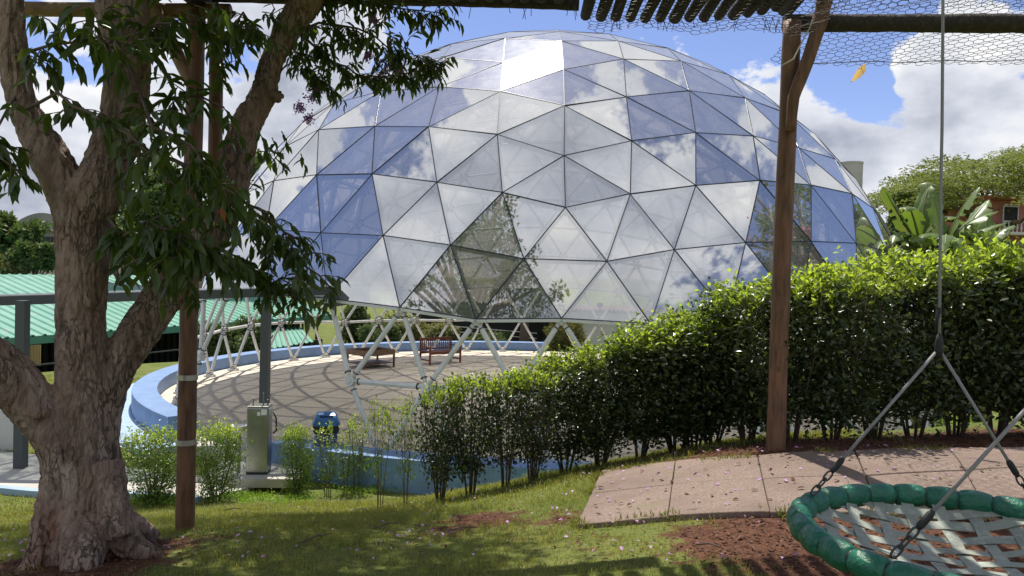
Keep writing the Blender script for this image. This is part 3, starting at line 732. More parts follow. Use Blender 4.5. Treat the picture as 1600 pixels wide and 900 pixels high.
def build_bin():
    c = at(510, 656, 13.1); z = 0.
    t = thing('trash_bin', 'blue plastic trash bin with a swing lid and a black liner', 'trash bin', (c[0], c[1], 0), .25)
    R_ = .215; blue = mat('bin_lid', (.05,.17,.40), .35); body = mat('bin_body', (.035,.07,.20), .4)
    def sq(r, z, n=28, e=3.4):
        return [(r*math.copysign(abs(math.cos(a))**(2/e), math.cos(a)), r*math.copysign(abs(math.sin(a))**(2/e), math.sin(a)), z) for a in [2*PI*k/n for k in range(n)]]
    def loft(rings, cap0=True, cap1=True):
        n = len(rings[0]); V = [q for r in rings for q in r]; F = []
        for i in range(len(rings)-1):
            for j in range(n): F.append((i*n+j, i*n+(j+1) % n, (i+1)*n+(j+1) % n, (i+1)*n+j))
        if cap0: F.append(tuple(range(n))[::-1])
        if cap1: F.append(tuple((len(rings)-1)*n+j for j in range(n)))
        return MB().add(V, F)
    loft([sq(.15,0), sq(.165,.02), sq(.205,.62)]).build('body', body, t, smooth=True)
    rg = []
    for k, z in enumerate((.55,.58,.62,.66,.675)):
        rg.append([(x*(1+.015*math.sin(9*i+k*2)), y*(1+.015*math.cos(7*i+k)), zz+.008*math.sin(5*i)) for i, (x, y, zz) in enumerate(sq(.214+.004*k, z))])
    loft(rg, False, True).build('liner', mt['rubber'], t, smooth=True)
    lid = []
    for z, r in ((.665,.228),(.70,.232),(.71,.222)): lid.append(sq(r, z))
    ld = loft(lid).build('lid_rim', blue, t); bevel(ld, .006)
    # domed flap roof: half cylinder with hipped ends
    V = []; n = 12
    for i in range(n+1):
        a = PI*i/n; y = -.205*math.cos(a); zz = .705+.175*math.sin(a)**.75; xx = .205-.07*math.sin(a)
        V += [(-xx, y, zz), (xx, y, zz)]
    F = [(2*i, 2*i+1, 2*i+3, 2*i+2) for i in range(n)]+[tuple(2*i for i in range(n+1))[::-1], tuple(2*i+1 for i in range(n+1)), (0, 2*n, 2*n+1, 1)]
    ob = MB().add(V, F).build('swing_flap', blue, t); bevel(ob, .008)
    MB().box((0,-.170,.80),(.22,.006,.11),R=np.array([[1,0,0],[0,.85,-.53],[0,.53,.85]])).build('flap_panel', body, t)
build_bin()

# ================================================================== BUILDINGS AND DISTANCE
def roof_sheet(A, B, C, D, n, thick, name, m, parent, amp=.03, w=1):
    """corrugated sheet: A-B is the eave, D-C the ridge, n ribs along A-B"""
    A, B, C, D = [np.array(q, float) for q in (A, B, C, D)]; V = []; F = []; nn = np.cross(B-A, D-A); nn /= np.linalg.norm(nn); nn = nn if nn[2] > 0 else -nn
    prof = [0, 1, 1, 0]; k = 0; xs = []
    for i in range(n):
        for f, hgt in ((0, 0), (.14, 1), (.30, 1), (.44, 0)): xs.append(((i+f)/n, hgt))
    xs.append((1, 0))
    for s, hgt in xs:
        V += [A*(1-s)+B*s+nn*amp*hgt, D*(1-s)+C*s+nn*amp*hgt]
    L = len(V); V += [p-nn*thick for p in V]
    for i in range(len(xs)-1):
        F += [(2*i, 2*i+2, 2*i+3, 2*i+1), (L+2*i, L+2*i+1, L+2*i+3, L+2*i+2), (2*i, L+2*i, L+2*i+2, 2*i+2), (2*i+1, 2*i+3, L+2*i+3, L+2*i+1)]
    k = 2*(len(xs)-1); F += [(0,1,L+1,L), (k, L+k, L+k+1, k+1)]
    return MB().add(V, F).build(name, m, parent, w=w)

def build_green_building():
    c = CAM; A = c+np.array([-18.6,24.5,0]); B = c+np.array([-11.2,45,0]); Cc = c+np.array([-23.5,60,0]); D = c+np.array([-29.5,31,0])
    ez, rz_ = .62, 2.55
    for p in (A, B): p[2] = ez
    for p in (Cc, D): p[2] = rz_
    t = thing('green_roofed_pavilion', 'long low open building with a pale green metal roof, left of the dome', 'building', (A[0], A[1], -2.3))
    roof_sheet(A, B, Cc, D, 46, .05, 'roof', mt['green_roof'], t, amp=.055)
    back = [Cc+(Cc-B)*.8, D+(D-A)*.8]; 
    for p in back: p[2] = .8
    roof_sheet(D, Cc, back[0], back[1], 30, .05, 'roof', mt['green_roof'], t)
    MB().bar(A+np.array([0,0,-.16]), B+np.array([0,0,-.16]), .06, .26).build('fascia', mat('green_fascia', (.075,.25,.18), .5), t, w=1)
    u = (B-A)/np.linalg.norm(B-A); n = np.array([-u[1], u[0], 0]); n = n if n[0] < 0 else -n
    for k in range(9):
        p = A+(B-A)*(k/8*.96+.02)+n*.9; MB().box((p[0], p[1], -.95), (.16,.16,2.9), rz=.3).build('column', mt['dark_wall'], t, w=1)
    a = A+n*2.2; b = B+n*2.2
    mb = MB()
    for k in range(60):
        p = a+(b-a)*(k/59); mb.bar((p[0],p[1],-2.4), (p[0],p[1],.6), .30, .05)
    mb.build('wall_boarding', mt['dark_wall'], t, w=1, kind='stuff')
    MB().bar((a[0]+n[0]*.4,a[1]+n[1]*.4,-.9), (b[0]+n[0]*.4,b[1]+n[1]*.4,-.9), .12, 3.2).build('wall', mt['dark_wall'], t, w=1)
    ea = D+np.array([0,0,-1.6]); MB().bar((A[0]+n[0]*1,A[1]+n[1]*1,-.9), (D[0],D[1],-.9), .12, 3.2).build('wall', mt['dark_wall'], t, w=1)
    # low rail fence in the shade
    for z in (-1.0, -.35): MB().bar(A+np.array([.4,-.6,z-ez]), A+(B-A)*.5+np.array([.4,-.6,z-ez]), .04, .05).build('rail', mt['grey_metal'], t, w=1)
    # bamboo blind hanging under the eave
    bl = MB(); p0 = at(42, 552, 27.6); 
    for k in range(9): q = p0+np.array([.05+k*.045, .15*k*.1, 0]); bl.tube([q+np.array([0,0,-.45]), q+np.array([0,0,.30])], .02, 6)
    bl.build('bamboo_screen', mat('bamboo', (.45,.33,.16), .6), t, w=1)
    # lean-to roof nearer the dome
    t2 = thing('lean_to_roof', 'small pale green corrugated lean-to roof seen between the left struts of the dome', 'shed', tuple(at(440, 545, 39)))
    a = at(490, 534, 37.5); b = at(378, 552, 34.5); c_ = at(386, 507, 40.5); d_ = at(470, 512, 43)
    roof_sheet(b, a, d_, c_, 13, .03, 'roof', mt['green_roof'], t2, amp=.05)
    for q in (a, b): MB().tube([q+np.array([-.3,.6,-.05]), q+np.array([-.3,.6,-2.4])], .07, 8).build('column', mt['grey_metal'], t2, w=1)
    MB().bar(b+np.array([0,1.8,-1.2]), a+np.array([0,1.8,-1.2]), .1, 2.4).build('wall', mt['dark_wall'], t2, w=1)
build_green_building()

def build_back_buildings():
    # dark shed straight behind the dome
    p = at(640, 520, 41); q = at(868, 520, 41)
    t = thing('dark_shed', 'dark walled shed with a corrugated roof edge directly behind the dome', 'shed', (p[0], p[1], -.5))
    x0, x1, y = p[0], q[0], p[1]
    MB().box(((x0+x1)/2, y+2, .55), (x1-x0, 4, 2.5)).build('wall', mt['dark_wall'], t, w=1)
    roof_sheet((x0-.5, y-.7, 1.75), (x1+.4, y-.7, 1.75), (x1+.4, y+4, 2.6), (x0-.5, y+4, 2.6), 26, .04, 'roof', mat('old_roof', (.16,.12,.10), .8, noise=((.09,.08,.07), 2, .4, .7)), t, amp=.06)
    for k in range(5): MB().box((x0+.6+k*(x1-x0-1.2)/4, y-.5, .4), (.12,.12,2.5)).build('column', mt['dark_wall'], t, w=1)
    for z in (-.02, .25): MB().bar((x0+1.5, y-.9, z+.3), (x1-1, y-.9, z), .04, .04).build('handrail', mt['white_wall'], t, w=1)
    # white block right of it
    p = at(884, 520, 39); q = at(1060, 520, 39); x0, x1, y = p[0], q[0], p[1]
    t = thing('white_annex', 'low white walled annex with a brown tiled roof behind the dome, above the hedge', 'building', (p[0], p[1], -.5))
    MB().box(((x0+x1)/2, y+2, .45), (x1-x0, 4, 2.1)).build('wall', mt['white_wall'], t, w=1)
    cl = mat('clay_tile', (.20,.10,.065), .8, noise=((.11,.07,.05), 6, .4, .7)); rf = MB().box(((x0+x1)/2, y+1.7, 1.5), (x1-x0+.5, 4.6, .06)).build('roof', cl, t, w=1)
    mb = MB(); n = 30
    for k in range(n): x = x0-.2+(x1-x0+.4)*k/(n-1); mb.tube([(x, y-.65, 1.56), (x, y+3.9, 1.60)], .085, 8)
    mb.build('tile', cl, rf, kind='stuff')
    MB().box((x0+2.6, y-.03, .98), (1.1, .05, .09)).build('blue_rail', mat('blue_bright', (.04,.22,.6), .5), t, w=1)
    f = MB().box((x0+1.65, y-.3, 1.85), (.26,.10,.2), rz=.5).build('floodlight', mt['dark_joint'], t, w=1); MB().tube([(x0+1.65, y-.3, 1.55), (x0+1.65, y-.3, 1.78)], .03, 6).build('bracket', mt['dark_joint'], t, w=1)
    # far left: long building with a vaulted roof, and a pale flat block below it
    Y = 85; a = at(20, 390, Y); b = at(330, 390, Y); zr = at(64, 346, Y)[2]; ze = at(40, 358, Y)[2]
    t = thing('vaulted_hall', 'distant grey concrete hall with a shallow vaulted roof behind the left trees', 'building', (a[0], a[1], -2.5))
    gc = mat('grey_concrete', (.24,.235,.225), .85, noise=((.17,.17,.165), .4, .4, .7))
    MB().box(((a[0]+b[0])/2, a[1]+5, (ze-2.5)/2), (b[0]-a[0], 10, ze+2.5)).build('wall', gc, t, w=1)
    V = []; F = []; n = 16; W = (b[0]-a[0])/3
    for m_ in range(3):
        mb = MB(); x0 = a[0]+W*m_; V = []
        for i in range(n+1):
            s = i/n; z = ze+(zr-ze+.9)*math.sin(PI*s)**.8; V += [(x0+W*s, a[1]-.6, z), (x0+W*s, a[1]+11, z), (x0+W*s, a[1]-.6, ze-.1), (x0+W*s, a[1]+11, ze-.1)]
        F = []
        for i in range(n): k = 4*i; F += [(k, k+4, k+5, k+1), (k, k+2, k+6, k+4), (k+1, k+5, k+7, k+3), (k+2, k+3, k+7, k+6)]
        mb.add(V, F).build('vault', gc, t, w=1)
    for k in range(40):
        x = a[0]+.8+k*(b[0]-a[0]-1.6)/39
        fr = MB().box((x, a[1]-.03, ze-1.5), (.42, .08, 1.5)).build('window', mt['grey_metal'], t, w=1)
        MB().box((x, a[1]-.09, ze-1.5), (.34, .02, 1.4)).build('pane', mt['dark_wall'], fr)
    Y = 72; a = at(46, 392, Y); b = at(300, 392, Y); zt = at(60, 383, Y)[2]
    t = thing('pale_block', 'pale pink flat roofed block in front of the distant grey hall', 'building', (a[0], a[1], -2.5))
    MB().box(((a[0]+b[0])/2, a[1]+3, (zt-2.5)/2), (b[0]-a[0], 6, zt+2.5)).build('wall', mat('pink_plaster', (.48,.38,.33), .85), t, w=1)
    MB().box(((a[0]+b[0])/2, a[1]+3, zt+.12), (b[0]-a[0]+.5, 6.5, .24)).build('parapet', mt['white_wall'], t, w=1)
    MB().box((a[0]+.4, a[1]-.1, zt-.3), (.5,.3,1.4)).build('pier', mt['white_wall'], t, w=1)
    # cylinder tank tower to the right of the dome
    Y = 60; p = at(1329, 300, Y); zt = at(1329, 254, Y)[2]
    t = thing('water_tower', 'tall pale beige concrete cylinder tower rising behind the right shoulder of the dome', 'tower', (p[0], p[1], 0))
    MB().lathe([(.83,0),(.83,zt-.15),(.86,zt-.14),(.86,zt),(.01,zt+.02)], n=40).build('shaft', mat('tower_concrete', (.50,.475,.43), .8, noise=((.42,.40,.36), .7, .4, .7)), t, smooth=False)
    # red house
    Y = 42; p = at(1543, 345, Y); q = at(1760, 345, Y); zt = at(1570, 314, Y)[2]; zb = -.2
    t = thing('red_house', 'red brick coloured house with white balustraded balcony under the wide tree at far right', 'house', (p[0], p[1], zb))
    red = mat('red_plaster', (.48,.20,.17), .8, noise=((.34,.10,.07), 1, .4, .7))
    MB().box(((p[0]+q[0])/2, p[1]+3, (zt+zb)/2), (q[0]-p[0], 6, zt-zb)).build('wall', red, t, w=1)
    MB().box(((p[0]+q[0])/2, p[1]+2.6, zt+.1), (q[0]-p[0]+.7, 7, .22)).build('roof', mat('red_tile', (.34,.10,.06), .8), t, w=1)
    zf = at(1570, 366, Y)[2]
    MB().box(((p[0]+q[0])/2, p[1]-.5, zf), (q[0]-p[0], 1.0, .14)).build('balcony_floor', mt['white_wall'], t, w=1)
    MB().bar((p[0]+.3, p[1]-.95, zf+.62), (q[0], p[1]-.95, zf+.62), .10, .08).build('handrail', mt['white_wall'], t, w=1)
    for k in range(26): x = p[0]+.35+k*.22; MB().lathe([(.05,0),(.05,.05),(.03,.15),(.06,.3),(.03,.45),(.05,.55),(.05,.6)], (x, p[1]-.95, zf), 8).build('baluster', mt['white_wall'], t, smooth=True, w=1)
    for k in range(4):
        x = p[0]+1.2+k*1.7; f = MB().box((x, p[1]-.02, zf+.95), (.85,.08,1.2)).build('window', mt['white_wall'], t, w=1); MB().box((x, p[1]-.08, zf+.95), (.7,.03,1.05)).build('pane', mt['dark_wall'], f)
    # white garden wall at the left edge
    a = at(-60, 700, 13.6); b = at(29, 700, 13.9); h0 = Hs(a[0], a[1]); zt = at(20, 632, 13.9)[2]
    o = MB().bar((a[0],a[1],(zt+h0)/2-.1), (b[0],b[1],(zt+h0)/2-.1), .16, zt-h0+.2).build('garden_wall', mt['white_wall']); tag(o, 'short white garden wall behind the dark canopy post at the left edge', 'wall')
build_back_buildings()

def build_canopy():
    t = thing('glazed_walkway_canopy', 'dark steel walkway canopy with a clear roof from the left edge to the dome', 'canopy', tuple(onz(32, 735, -.05)))
    gm = mt['grey_metal']
    d0 = 12.6; d1 = 13.6
    p0 = onz(32, 735, -.05); zb = at(32, 468, d0)[2]; MB().box((p0[0], p0[1], (zb-.05)/2), (.15,.15,zb+.05)).build('post', gm, t, w=1)
    p1 = at(413, 640, d1); zb1 = at(413, 470, d1)[2]; MB().box((p1[0], p1[1], zb1/2), (.145,.145,zb1)).build('post', gm, t, w=1)
    a = at(-220, 477, d0-.3); b = at(517, 454, 13.9)
    a2 = at(-220, 477, d0-.3)+np.array([.3, 2.2, .03]); b2 = b+np.array([.2,2.3,.02])
    MB().bar(a, b, .12, .15).build('beam', gm, t, w=1); MB().bar(a2, b2, .12, .15).build('beam', gm, t, w=1)
    e = MB().bar(b+np.array([0,-.05,-.12]), b2+np.array([0,.05,-.10]), .07, .36).build('end_plate', gm, t, w=1)
    for k in range(9):
        s = k/8; q = a+(b-a)*s; q2 = a2+(b2-a2)*s; MB().bar(q+np.array([0,.07,.02]), q2+np.array([0,-.07,.02]), .05, .07).build('rafter', gm, t, w=1)
    g = bpy.data.materials.new('clear_sheet'); g.use_nodes = True; N = g.node_tree.nodes; L = g.node_tree.links; bs = N['Principled BSDF']
    bs.inputs['Base Color'].default_value = (.62,.66,.66,1); bs.inputs['Roughness'].default_value = .18; tr = N.new('ShaderNodeBsdfTransparent'); tr.inputs[0].default_value = (.8,.84,.84,1); mx = N.new('ShaderNodeMixShader')
    nz = N.new('ShaderNodeTexNoise'); nz.inputs['Scale'].default_value = 6; nz.inputs['Detail'].default_value = 8; mr = N.new('ShaderNodeMapRange'); geo = N.new('ShaderNodeNewGeometry'); L.new(geo.outputs['Position'], nz.inputs['Vector'])
    L.new(nz.outputs['Fac'], mr.inputs[0]); mr.inputs[1].default_value = .35; mr.inputs[2].default_value = .7; mr.inputs[3].default_value = .25; mr.inputs[4].default_value = .75
    L.new(mr.outputs[0], mx.inputs[0]); L.new(tr.outputs[0], mx.inputs[1]); L.new(bs.outputs[0], mx.inputs[2]); L.new(mx.outputs[0], N['Material Output'].inputs[0])
    for k in range(8):
        s0, s1 = k/8+.002, (k+1)/8-.002; up = np.array([0,0,.085])
        q = [a+(b-a)*s0+up, a+(b-a)*s1+up, a2+(b2-a2)*s1+up, a2+(b2-a2)*s0+up]; dn = np.array([0,0,.012])
        MB().add([p for p in q]+[p-dn for p in q], [(0,1,2,3),(7,6,5,4),(0,4,5,1),(1,5,6,2),(2,6,7,3),(3,7,4,0)]).build('roof_sheet', g, t, w=1)
build_canopy()

# ================================================================== PERGOLA OVER THE LAWN
def rough_log(pts, rad, n=12, name='log', m=None, parent=None, seg=14, amp=.06, seed=0, **k):
    pts = [np.array(p, float) for p in pts]
    P = []; R_ = []
    rad = rad if hasattr(rad, '__len__') else [rad]*len(pts)
    L = [0]
    for i in range(1, len(pts)): L.append(L[-1]+np.linalg.norm(pts[i]-pts[i-1]))
    for i in range(seg+1):
        s = L[-1]*i/seg; j = max(0, min(len(pts)-2, sum(1 for q in L if q < s)-1)); f = (s-L[j])/(L[j+1]-L[j]); P.append(pts[j]*(1-f)+pts[j+1]*f); R_.append(rad[j]*(1-f)+rad[j+1]*f)
    mb = MB().tube(P, R_, n)
    V = np.array(mb.v)
    for i in range(len(P)):
        for j in range(n):
            q = V[i*n+j]; c = P[i]; w = mnoise.noise(Vector(q)*2.2+Vector((seed*3.1, 0, 0)))*amp+mnoise.noise(Vector(q)*9+Vector((seed, 5, 0)))*amp*.4
            V[i*n+j] = c+(q-c)*(1+w*2)
    mb.v = [tuple(q) for q in V]
    return mb.build(name, m, parent, smooth=True, **k)

def build_pergola():
    b1 = onH(289, 829); b2 = onH(1212, 702)
    t = thing('log_pergola', 'rustic pergola of round logs with a slatted roof and wire netting over the lawn', 'pergola', (b2[0], b2[1], b2[2]))
    lg, dk, pl = mt['log'], mt['log_dark'], mt['log_pale']
    d1 = toproj(b1)[2]; d2 = toproj(b2)[2]
    top1 = at(308, 18, d1+.05); top2 = at(1238, 34, d2+.05)
    P1 = rough_log([b1-np.array([0,0,.15]), at(295, 500, d1), top1], [.064, .062, .058], 16, 'post', lg, t, 26, .03, 1, w=1)
    P2 = rough_log([b2-np.array([0,0,.15]), at(1222, 400, d2), top2], [.072, .070, .068], 16, 'post', lg, t, 26, .03, 2, w=1)
    for y in (589, 690):
        c = at(293 if y < 640 else 291, y, d1); MB().tube([c-np.array([0,0,.018]), c+np.array([0,0,.018])], .069, 20).build('metal_band', mt['band'], P1)
    rough_log([at(336, 300, d1+.25), at(338, 60, d1+.25), at(330, -10, d1+.3)], [.05,.048,.045], 12, 'post', lg, t, 14, .04, 3, w=1)
    # braces
    rough_log([at(232, -5, d1+.1), at(300, 132, d1+.02)], [.05, .045], 12, 'brace', pl, t, 10, .05, 4, w=1)
    rough_log([at(1294, -25, d2-.10), at(1283, 30, d2-.09), at(1262, 95, d2-.08), at(1240, 150, d2-.07), at(1234, 205, d2-.06)], [.062,.058,.050,.045,.036], 12, 'brace', lg, t, 18, .07, 5, w=1)
    # cross beams
    rough_log([at(25, 14, d1+.15), at(360, 18, d1+.15)], .052, 12, 'beam', pl, t, 14, .05, 6, w=1)
    rough_log([at(330, -14, d1+.1), at(640, -8, 5.75), at(905, -2, 5.7)], [.075,.078,.08], 12, 'beam', dk, t, 30, .09, 7, w=1)
    rough_log([at(1225, 36, d2+.15), at(1600, 37, d2+.05), at(2100, 44, d2-.1)], [.072,.070,.07], 12, 'beam', dk, t, 40, .11, 8, w=1)
    # side logs running back over the lawn
    zt = 5.42
    for px, d in ((1240, d2), (308, d1)):
        q = at(px, 20, d+.1); rough_log([(q[0], q[1]+.2, q[2]+.10), (q[0]-.1, q[1]-3.5, q[2]+.12), (q[0]-.2, q[1]-7.5, q[2]+.15)], .07, 12, 'beam', dk, t, 20, .06, 9+px, w=1)
    # roof slats: short dark poles laid side by side, ends showing above the frame's top edge
    ends = [(915,30),(939,32),(962,32),(985,33),(1008,34),(1031,34),(1054,34),(1077,33),(1100,32),(1123,31),(1146,29),(1168,26),(1190,22),(1212,17)]
    for i, (x, y) in enumerate(ends):
        e = at(x, y-6, 5.5); rough_log([e, e+np.array([.03+.02*math.sin(i*2.), -1.2, .06]), e+np.array([.05, -2.6, .12])], [.041,.044,.042], 10, 'slat', dk, t, 12, .12, 20+i, w=1)
    for i in range(22):
        e = at(900, 15, 5.5)+np.array([-.12-.125*i, .06, .10]); rough_log([e, e+np.array([.02, -1.2, .06]), e+np.array([.05, -2.6, .12])], [.045,.047,.045], 8, 'slat', dk, t, 8, .1, 50+i, w=1)
    # shade poles further over the viewer
    for i in range(12):
        x = CAM[0]-2.6+.42*i; rough_log([(x, CAM[1]+3.0, 5.35), (x, CAM[1]-1.5, 5.4)], .05, 8, 'slat', dk, t, 6, .05, 90+i, w=1)
    # wire netting (hexagonal), draped almost flat
    def net(name, x0, x1, y0, y1, cell, fz, r):
        a = cell/2; hgt = cell*.9; mb_v = []; mb_f = []; E = set()
        nx = int((x1-x0)/(3*a)); ny = int((y1-y0)/(hgt*.5))
        segs = {}
        def kf(p): return (round(p[0], 3), round(p[1], 3))
        for j in range(ny):
            for i in range(nx):
                cx = x0+3*a*i+(1.5*a if j % 2 else 0); cy = y0+hgt*.5*j
                P = [(cx+a*math.cos(k*PI/3), cy+hgt*.5*math.sin(k*PI/3)/.866) for k in range(6)]
                for k in range(6):
                    p, q = P[k], P[(k+1) % 6]; kk = tuple(sorted((kf(p), kf(q)))); segs[kk] = 1
        S_ = np.array(list(segs.keys()))
        pa = np.column_stack([S_[:,0], fz(S_[:,0,0], S_[:,0,1])]); pb = np.column_stack([S_[:,1], fz(S_[:,1,0], S_[:,1,1])])
        wob = lambda p: p+.006*np.column_stack([np.sin(p[:,1]*31+p[:,0]*13), np.cos(p[:,0]*27), np.sin(p[:,0]*19+p[:,1]*23)])
        pa, pb = wob(pa), wob(pb)
        d = pb-pa; d /= np.linalg.norm(d, axis=1, keepdims=True); x = np.cross(d, [0,0,1.]); x /= np.linalg.norm(x, axis=1, keepdims=True); y = np.cross(d, x)
        V = []; 
        for p in (pa, pb):
            for k in range(3): an = 2*PI*k/3; V.append(p+r*(math.cos(an)*x+math.sin(an)*y))
        V = np.stack(V, 1); n = len(V); o = (np.arange(n)*6)[:, None]
        Q = np.concatenate([o+np.array([[k, (k+1) % 3, 3+(k+1) % 3, 3+k]]) for k in range(3)])
        return link(name, mesh_np(name, V.reshape(-1, 3), Q=Q, mats=[mt['wire']]), t, w=1, kind='stuff')
    qn = at(1250, 98, 7.0)
    zb = at(1400, 37, d2)[2]
    def fz(x, y):
        v = y-CAM[1]; s = (v-6.0)/1.0; return zb+.085-.14*s+.02*np.sin(x*2.3)*np.maximum(s,0)-(.10*np.clip(s, 0, 1)*np.clip((2.6-(x-CAM[0]))/.6,0,1)*0)
    net('wire_netting', CAM[0]+2.15, CAM[0]+6.4, CAM[1]+3.9, CAM[1]+7.02, .082, fz, .0026)
    fz2 = lambda x, y: fz(x, y)+.03+.02*np.cos(x*3+y*2); net('wire_netting', CAM[0]+2.2, CAM[0]+6.4, CAM[1]+3.9, CAM[1]+6.05, .085, fz2, .0022)
    zs = at(1050, 25, 5.4)[2]-.05
    net('wire_netting', CAM[0]+.42, CAM[0]+2.1, CAM[1]+4.4, CAM[1]+5.62, .075, lambda x, y: zs+.0*x+.02*np.sin(x*9), .0022)
    e = [at(px, 98-.010*(px-1250)+1.5*math.sin(px*.05), 7.0) for px in range(1250, 1700, 30)]; MB().tube(e, .004, 5).build('edge_wire', mt['wire'], t, w=1)
    # frayed ties hanging from the edge
    mb = MB()
    for k in range(46):
        px = random.choice([random.uniform(520, 900), random.uniform(905, 1225)]); q = at(px, 14 if px < 900 else 34, 5.55); a_ = random.uniform(-.04,.04)
        mb.tube([q+np.array([0,0,.03]), q+np.array([a_*.6,0,-.02]), q+np.array([a_,.0,-.02-random.uniform(.0,.06)])], .0022, 4)
    mb.build('frayed_ties', mt['wire'], t, w=1, kind='stuff')
    MB().tube([at(1221, 103, d2-.12), at(1240, 92, d2-.14), at(1252, 68, d2-.13), at(1266, 42, d2-.18), at(1272, 20, d2-.18)], .006, 6).build('tie_rope', mt['rope_white'], t, smooth=True, w=1)
    # dried leaf caught on the net
    q = at(1353, 99, 6.85); V, F = leaves(np.array([q]), np.array([[-.55,.1,-.85]]), np.array([[.3,-1,.2]]), .20, .42, LT8)
    o = link('dry_leaf', mesh_np('dry_leaf', V, F, mats=[mt['leaf_dry']], smooth=True)); tag(o, 'dry yellow leaf hanging from the edge of the wire netting', 'leaf')
build_pergola()

# ================================================================== BASKET SWING
def build_swing():
    C0 = CAM+np.array([1.60, 2.78, 0]); C0[2] = 2.385; R0 = .565
    t = thing('basket_swing', 'round basket swing with a padded green rim and woven grey straps hanging on ropes', 'swing', (C0[0], C0[1], C0[2]-.12))
    green = mat('green_vinyl', (.018,.16,.09), .32, spec=.5, noise=[((.014,.12,.07), 6, .4, .7), ((.12,.22,.16), 9, .62, .8)], bump=(30,.7,.02,6))
    strap = mat('strap', (.36,.39,.33), .7, noise=[((.23,.25,.205), 4, .4, .7), ((.46,.49,.43), 40, .5, .75), ((.20,.15,.10), 9, .58, .78)], bump=(260,.3,.002))
    n = 28
    def ringp(a, r=R0, dz=0): return C0+np.array([r*math.cos(a), r*math.sin(a), dz])
    for k in range(n):
        a0 = 2*PI*k/n; a1 = 2*PI*(k+1)/n; P = []; R_ = []; m = 12; V = []
        ph = random.uniform(0, 6)
        for i in range(m+1):
            s = i/m; a = a0+(a1-a0)*s; P.append(ringp(a)); R_.append(.035+.014*min(1, (math.sin(PI*s)+1e-6))**.45)
        mb = MB().tube(P, R_, 20)
        Vv = np.array(mb.v)
        for i in range(m+1):
            for j in range(20):
                q = Vv[i*20+j]; c = np.array(P[i]); s = i/m
                wr = .05*math.sin(j*2*PI/20*5+ph+s*2.5)*(1-math.sin(PI*s)*.7)+.05*mnoise.noise(Vector(q)*17)
                Vv[i*20+j] = c+(q-c)*(1+wr)
        mb.v = [tuple(q) for q in Vv]; mb.build('rim_pad', green, t, smooth=True, w=1)
        c = ringp(a0); tn = np.array([-math.sin(a0), math.cos(a0), 0]); MB().tube([c-tn*.006, c+tn*.006], .037, 16).build('rim_tie', mt['dark_joint'], t, smooth=True, w=1)
    # woven straps in a shallow dish, turned to match the photograph
    th = math.radians(-12); U = np.array([math.cos(th), math.sin(th), 0]); Vd = np.array([-math.sin(th), math.cos(th), 0])
    def sag(x, y): rr = (x*x+y*y)/(R0*R0); return -.125*(1-min(rr, 1)**1.4)
    Ri = R0-.012; w = .047; A = [-.455,-.355,-.26,-.165,-.07,.025,.12,.215,.31,.405,.475]; Bq = [-.43,-.31,-.19,-.07,.05,.17,.29,.41]
    def ribbon(axis, off, others, par):
        hl = math.sqrt(max(Ri*Ri-off*off, 0)); N_ = 44; V = []; F = []
        for i in range(N_+1):
            s = -hl+2*hl*i/N_
            lift = 0
            wv = sum((1 if (q+par) % 2 else -1)*math.exp(-((s-o)/.035)**2) for q, o in enumerate(others))
            for sgn in (-1, 1):
                oo = off+sgn*w/2*(1+.05*math.sin(s*40+off*9)); x, y = (s, oo) if axis == 0 else (oo, s)
                z = sag(x, y)+.0038*wv+.0012*math.sin(s*23+off*31)+.0016*sgn*math.sin(s*9+off*17)
                V += [C0+U*x+Vd*y+np.array([0,0,z+.0012]), C0+U*x+Vd*y+np.array([0,0,z-.0012])]
        for i in range(N_):
            k = i*4; F += [(k, k+2, k+6, k+4), (k+1, k+5, k+7, k+3), (k, k+4, k+5, k+1), (k+2, k+3, k+7, k+6)]
        F += [(0,1,3,2), (4*N_, 4*N_+2, 4*N_+3, 4*N_+1)]
        MB().add(V, F).build('strap', strap, t, smooth=False, w=1)
    for i, o in enumerate(A): ribbon(0, o, Bq, i)
    for i, o in enumerate(Bq): ribbon(1, o, A, i+1)
    # ropes
    rp = mt['rope_grey']
    kn1 = at(1467, 545, 3.12); kn2 = at(1661, 575, 2.42)
    def hanger(kn, ats):
        for p, full in ats:
            p = np.array(p); d = kn-p; L = np.linalg.norm(d); d /= L
            # rope, dark sleeve and chain links down to the rim
            MB().tube([p+d*.155, p+d*(L-.02)], .0062, 10).build('rope', rp, t, smooth=True, w=1)
            MB().tube([p+d*.125, p+d*.14, p+d*.185, p+d*.20], [.008,.0125,.0125,.008], 10).build('rope_sleeve', mt['rubber'], t, smooth=True, w=1)
            x = np.cross(d, (0,0,1)); x /= np.linalg.norm(x); y = np.cross(d, x)
            for k in range(3):
                c = p+d*(.03+.038*k); e1 = x if k % 2 else y
                MB().tube([c+d*.026*math.cos(q)+e1*.012*math.sin(q) for q in np.linspace(0, 2*PI, 14)[:-1]], .0038, 6, closed=True).build('chain_link', mt['wire'], t, smooth=True, w=1)
    def rim(px, py, d):
        q = at(px, py, d); v = q-C0; a = math.atan2(v[1], v[0]); return ringp(a, R0-.01, .045)
    pA = rim(1297, 772, 3.07); pC = rim(1387, 880, 2.42)
    aB = 2*(PI/2)-math.atan2(pA[1]-C0[1], pA[0]-C0[0]); pB = ringp(aB, R0-.01, .045); pB = rim(1622, 778, 3.1)
    pD = ringp(-math.radians(50), R0-.01, .045)
    hanger(kn1, [(pA, 1), (pB, 1)]); hanger(kn2, [(pC, 1), (pD, 1)])
    for kn in (kn1, kn2):
        MB().tube([kn+np.array([0,0,-.035]), kn+np.array([0,0,-.01]), kn+np.array([0,0,.03]), kn+np.array([0,0,.06])], [.010,.017,.015,.009], 10).build('knot', mt['rubber'], t, smooth=True, w=1)
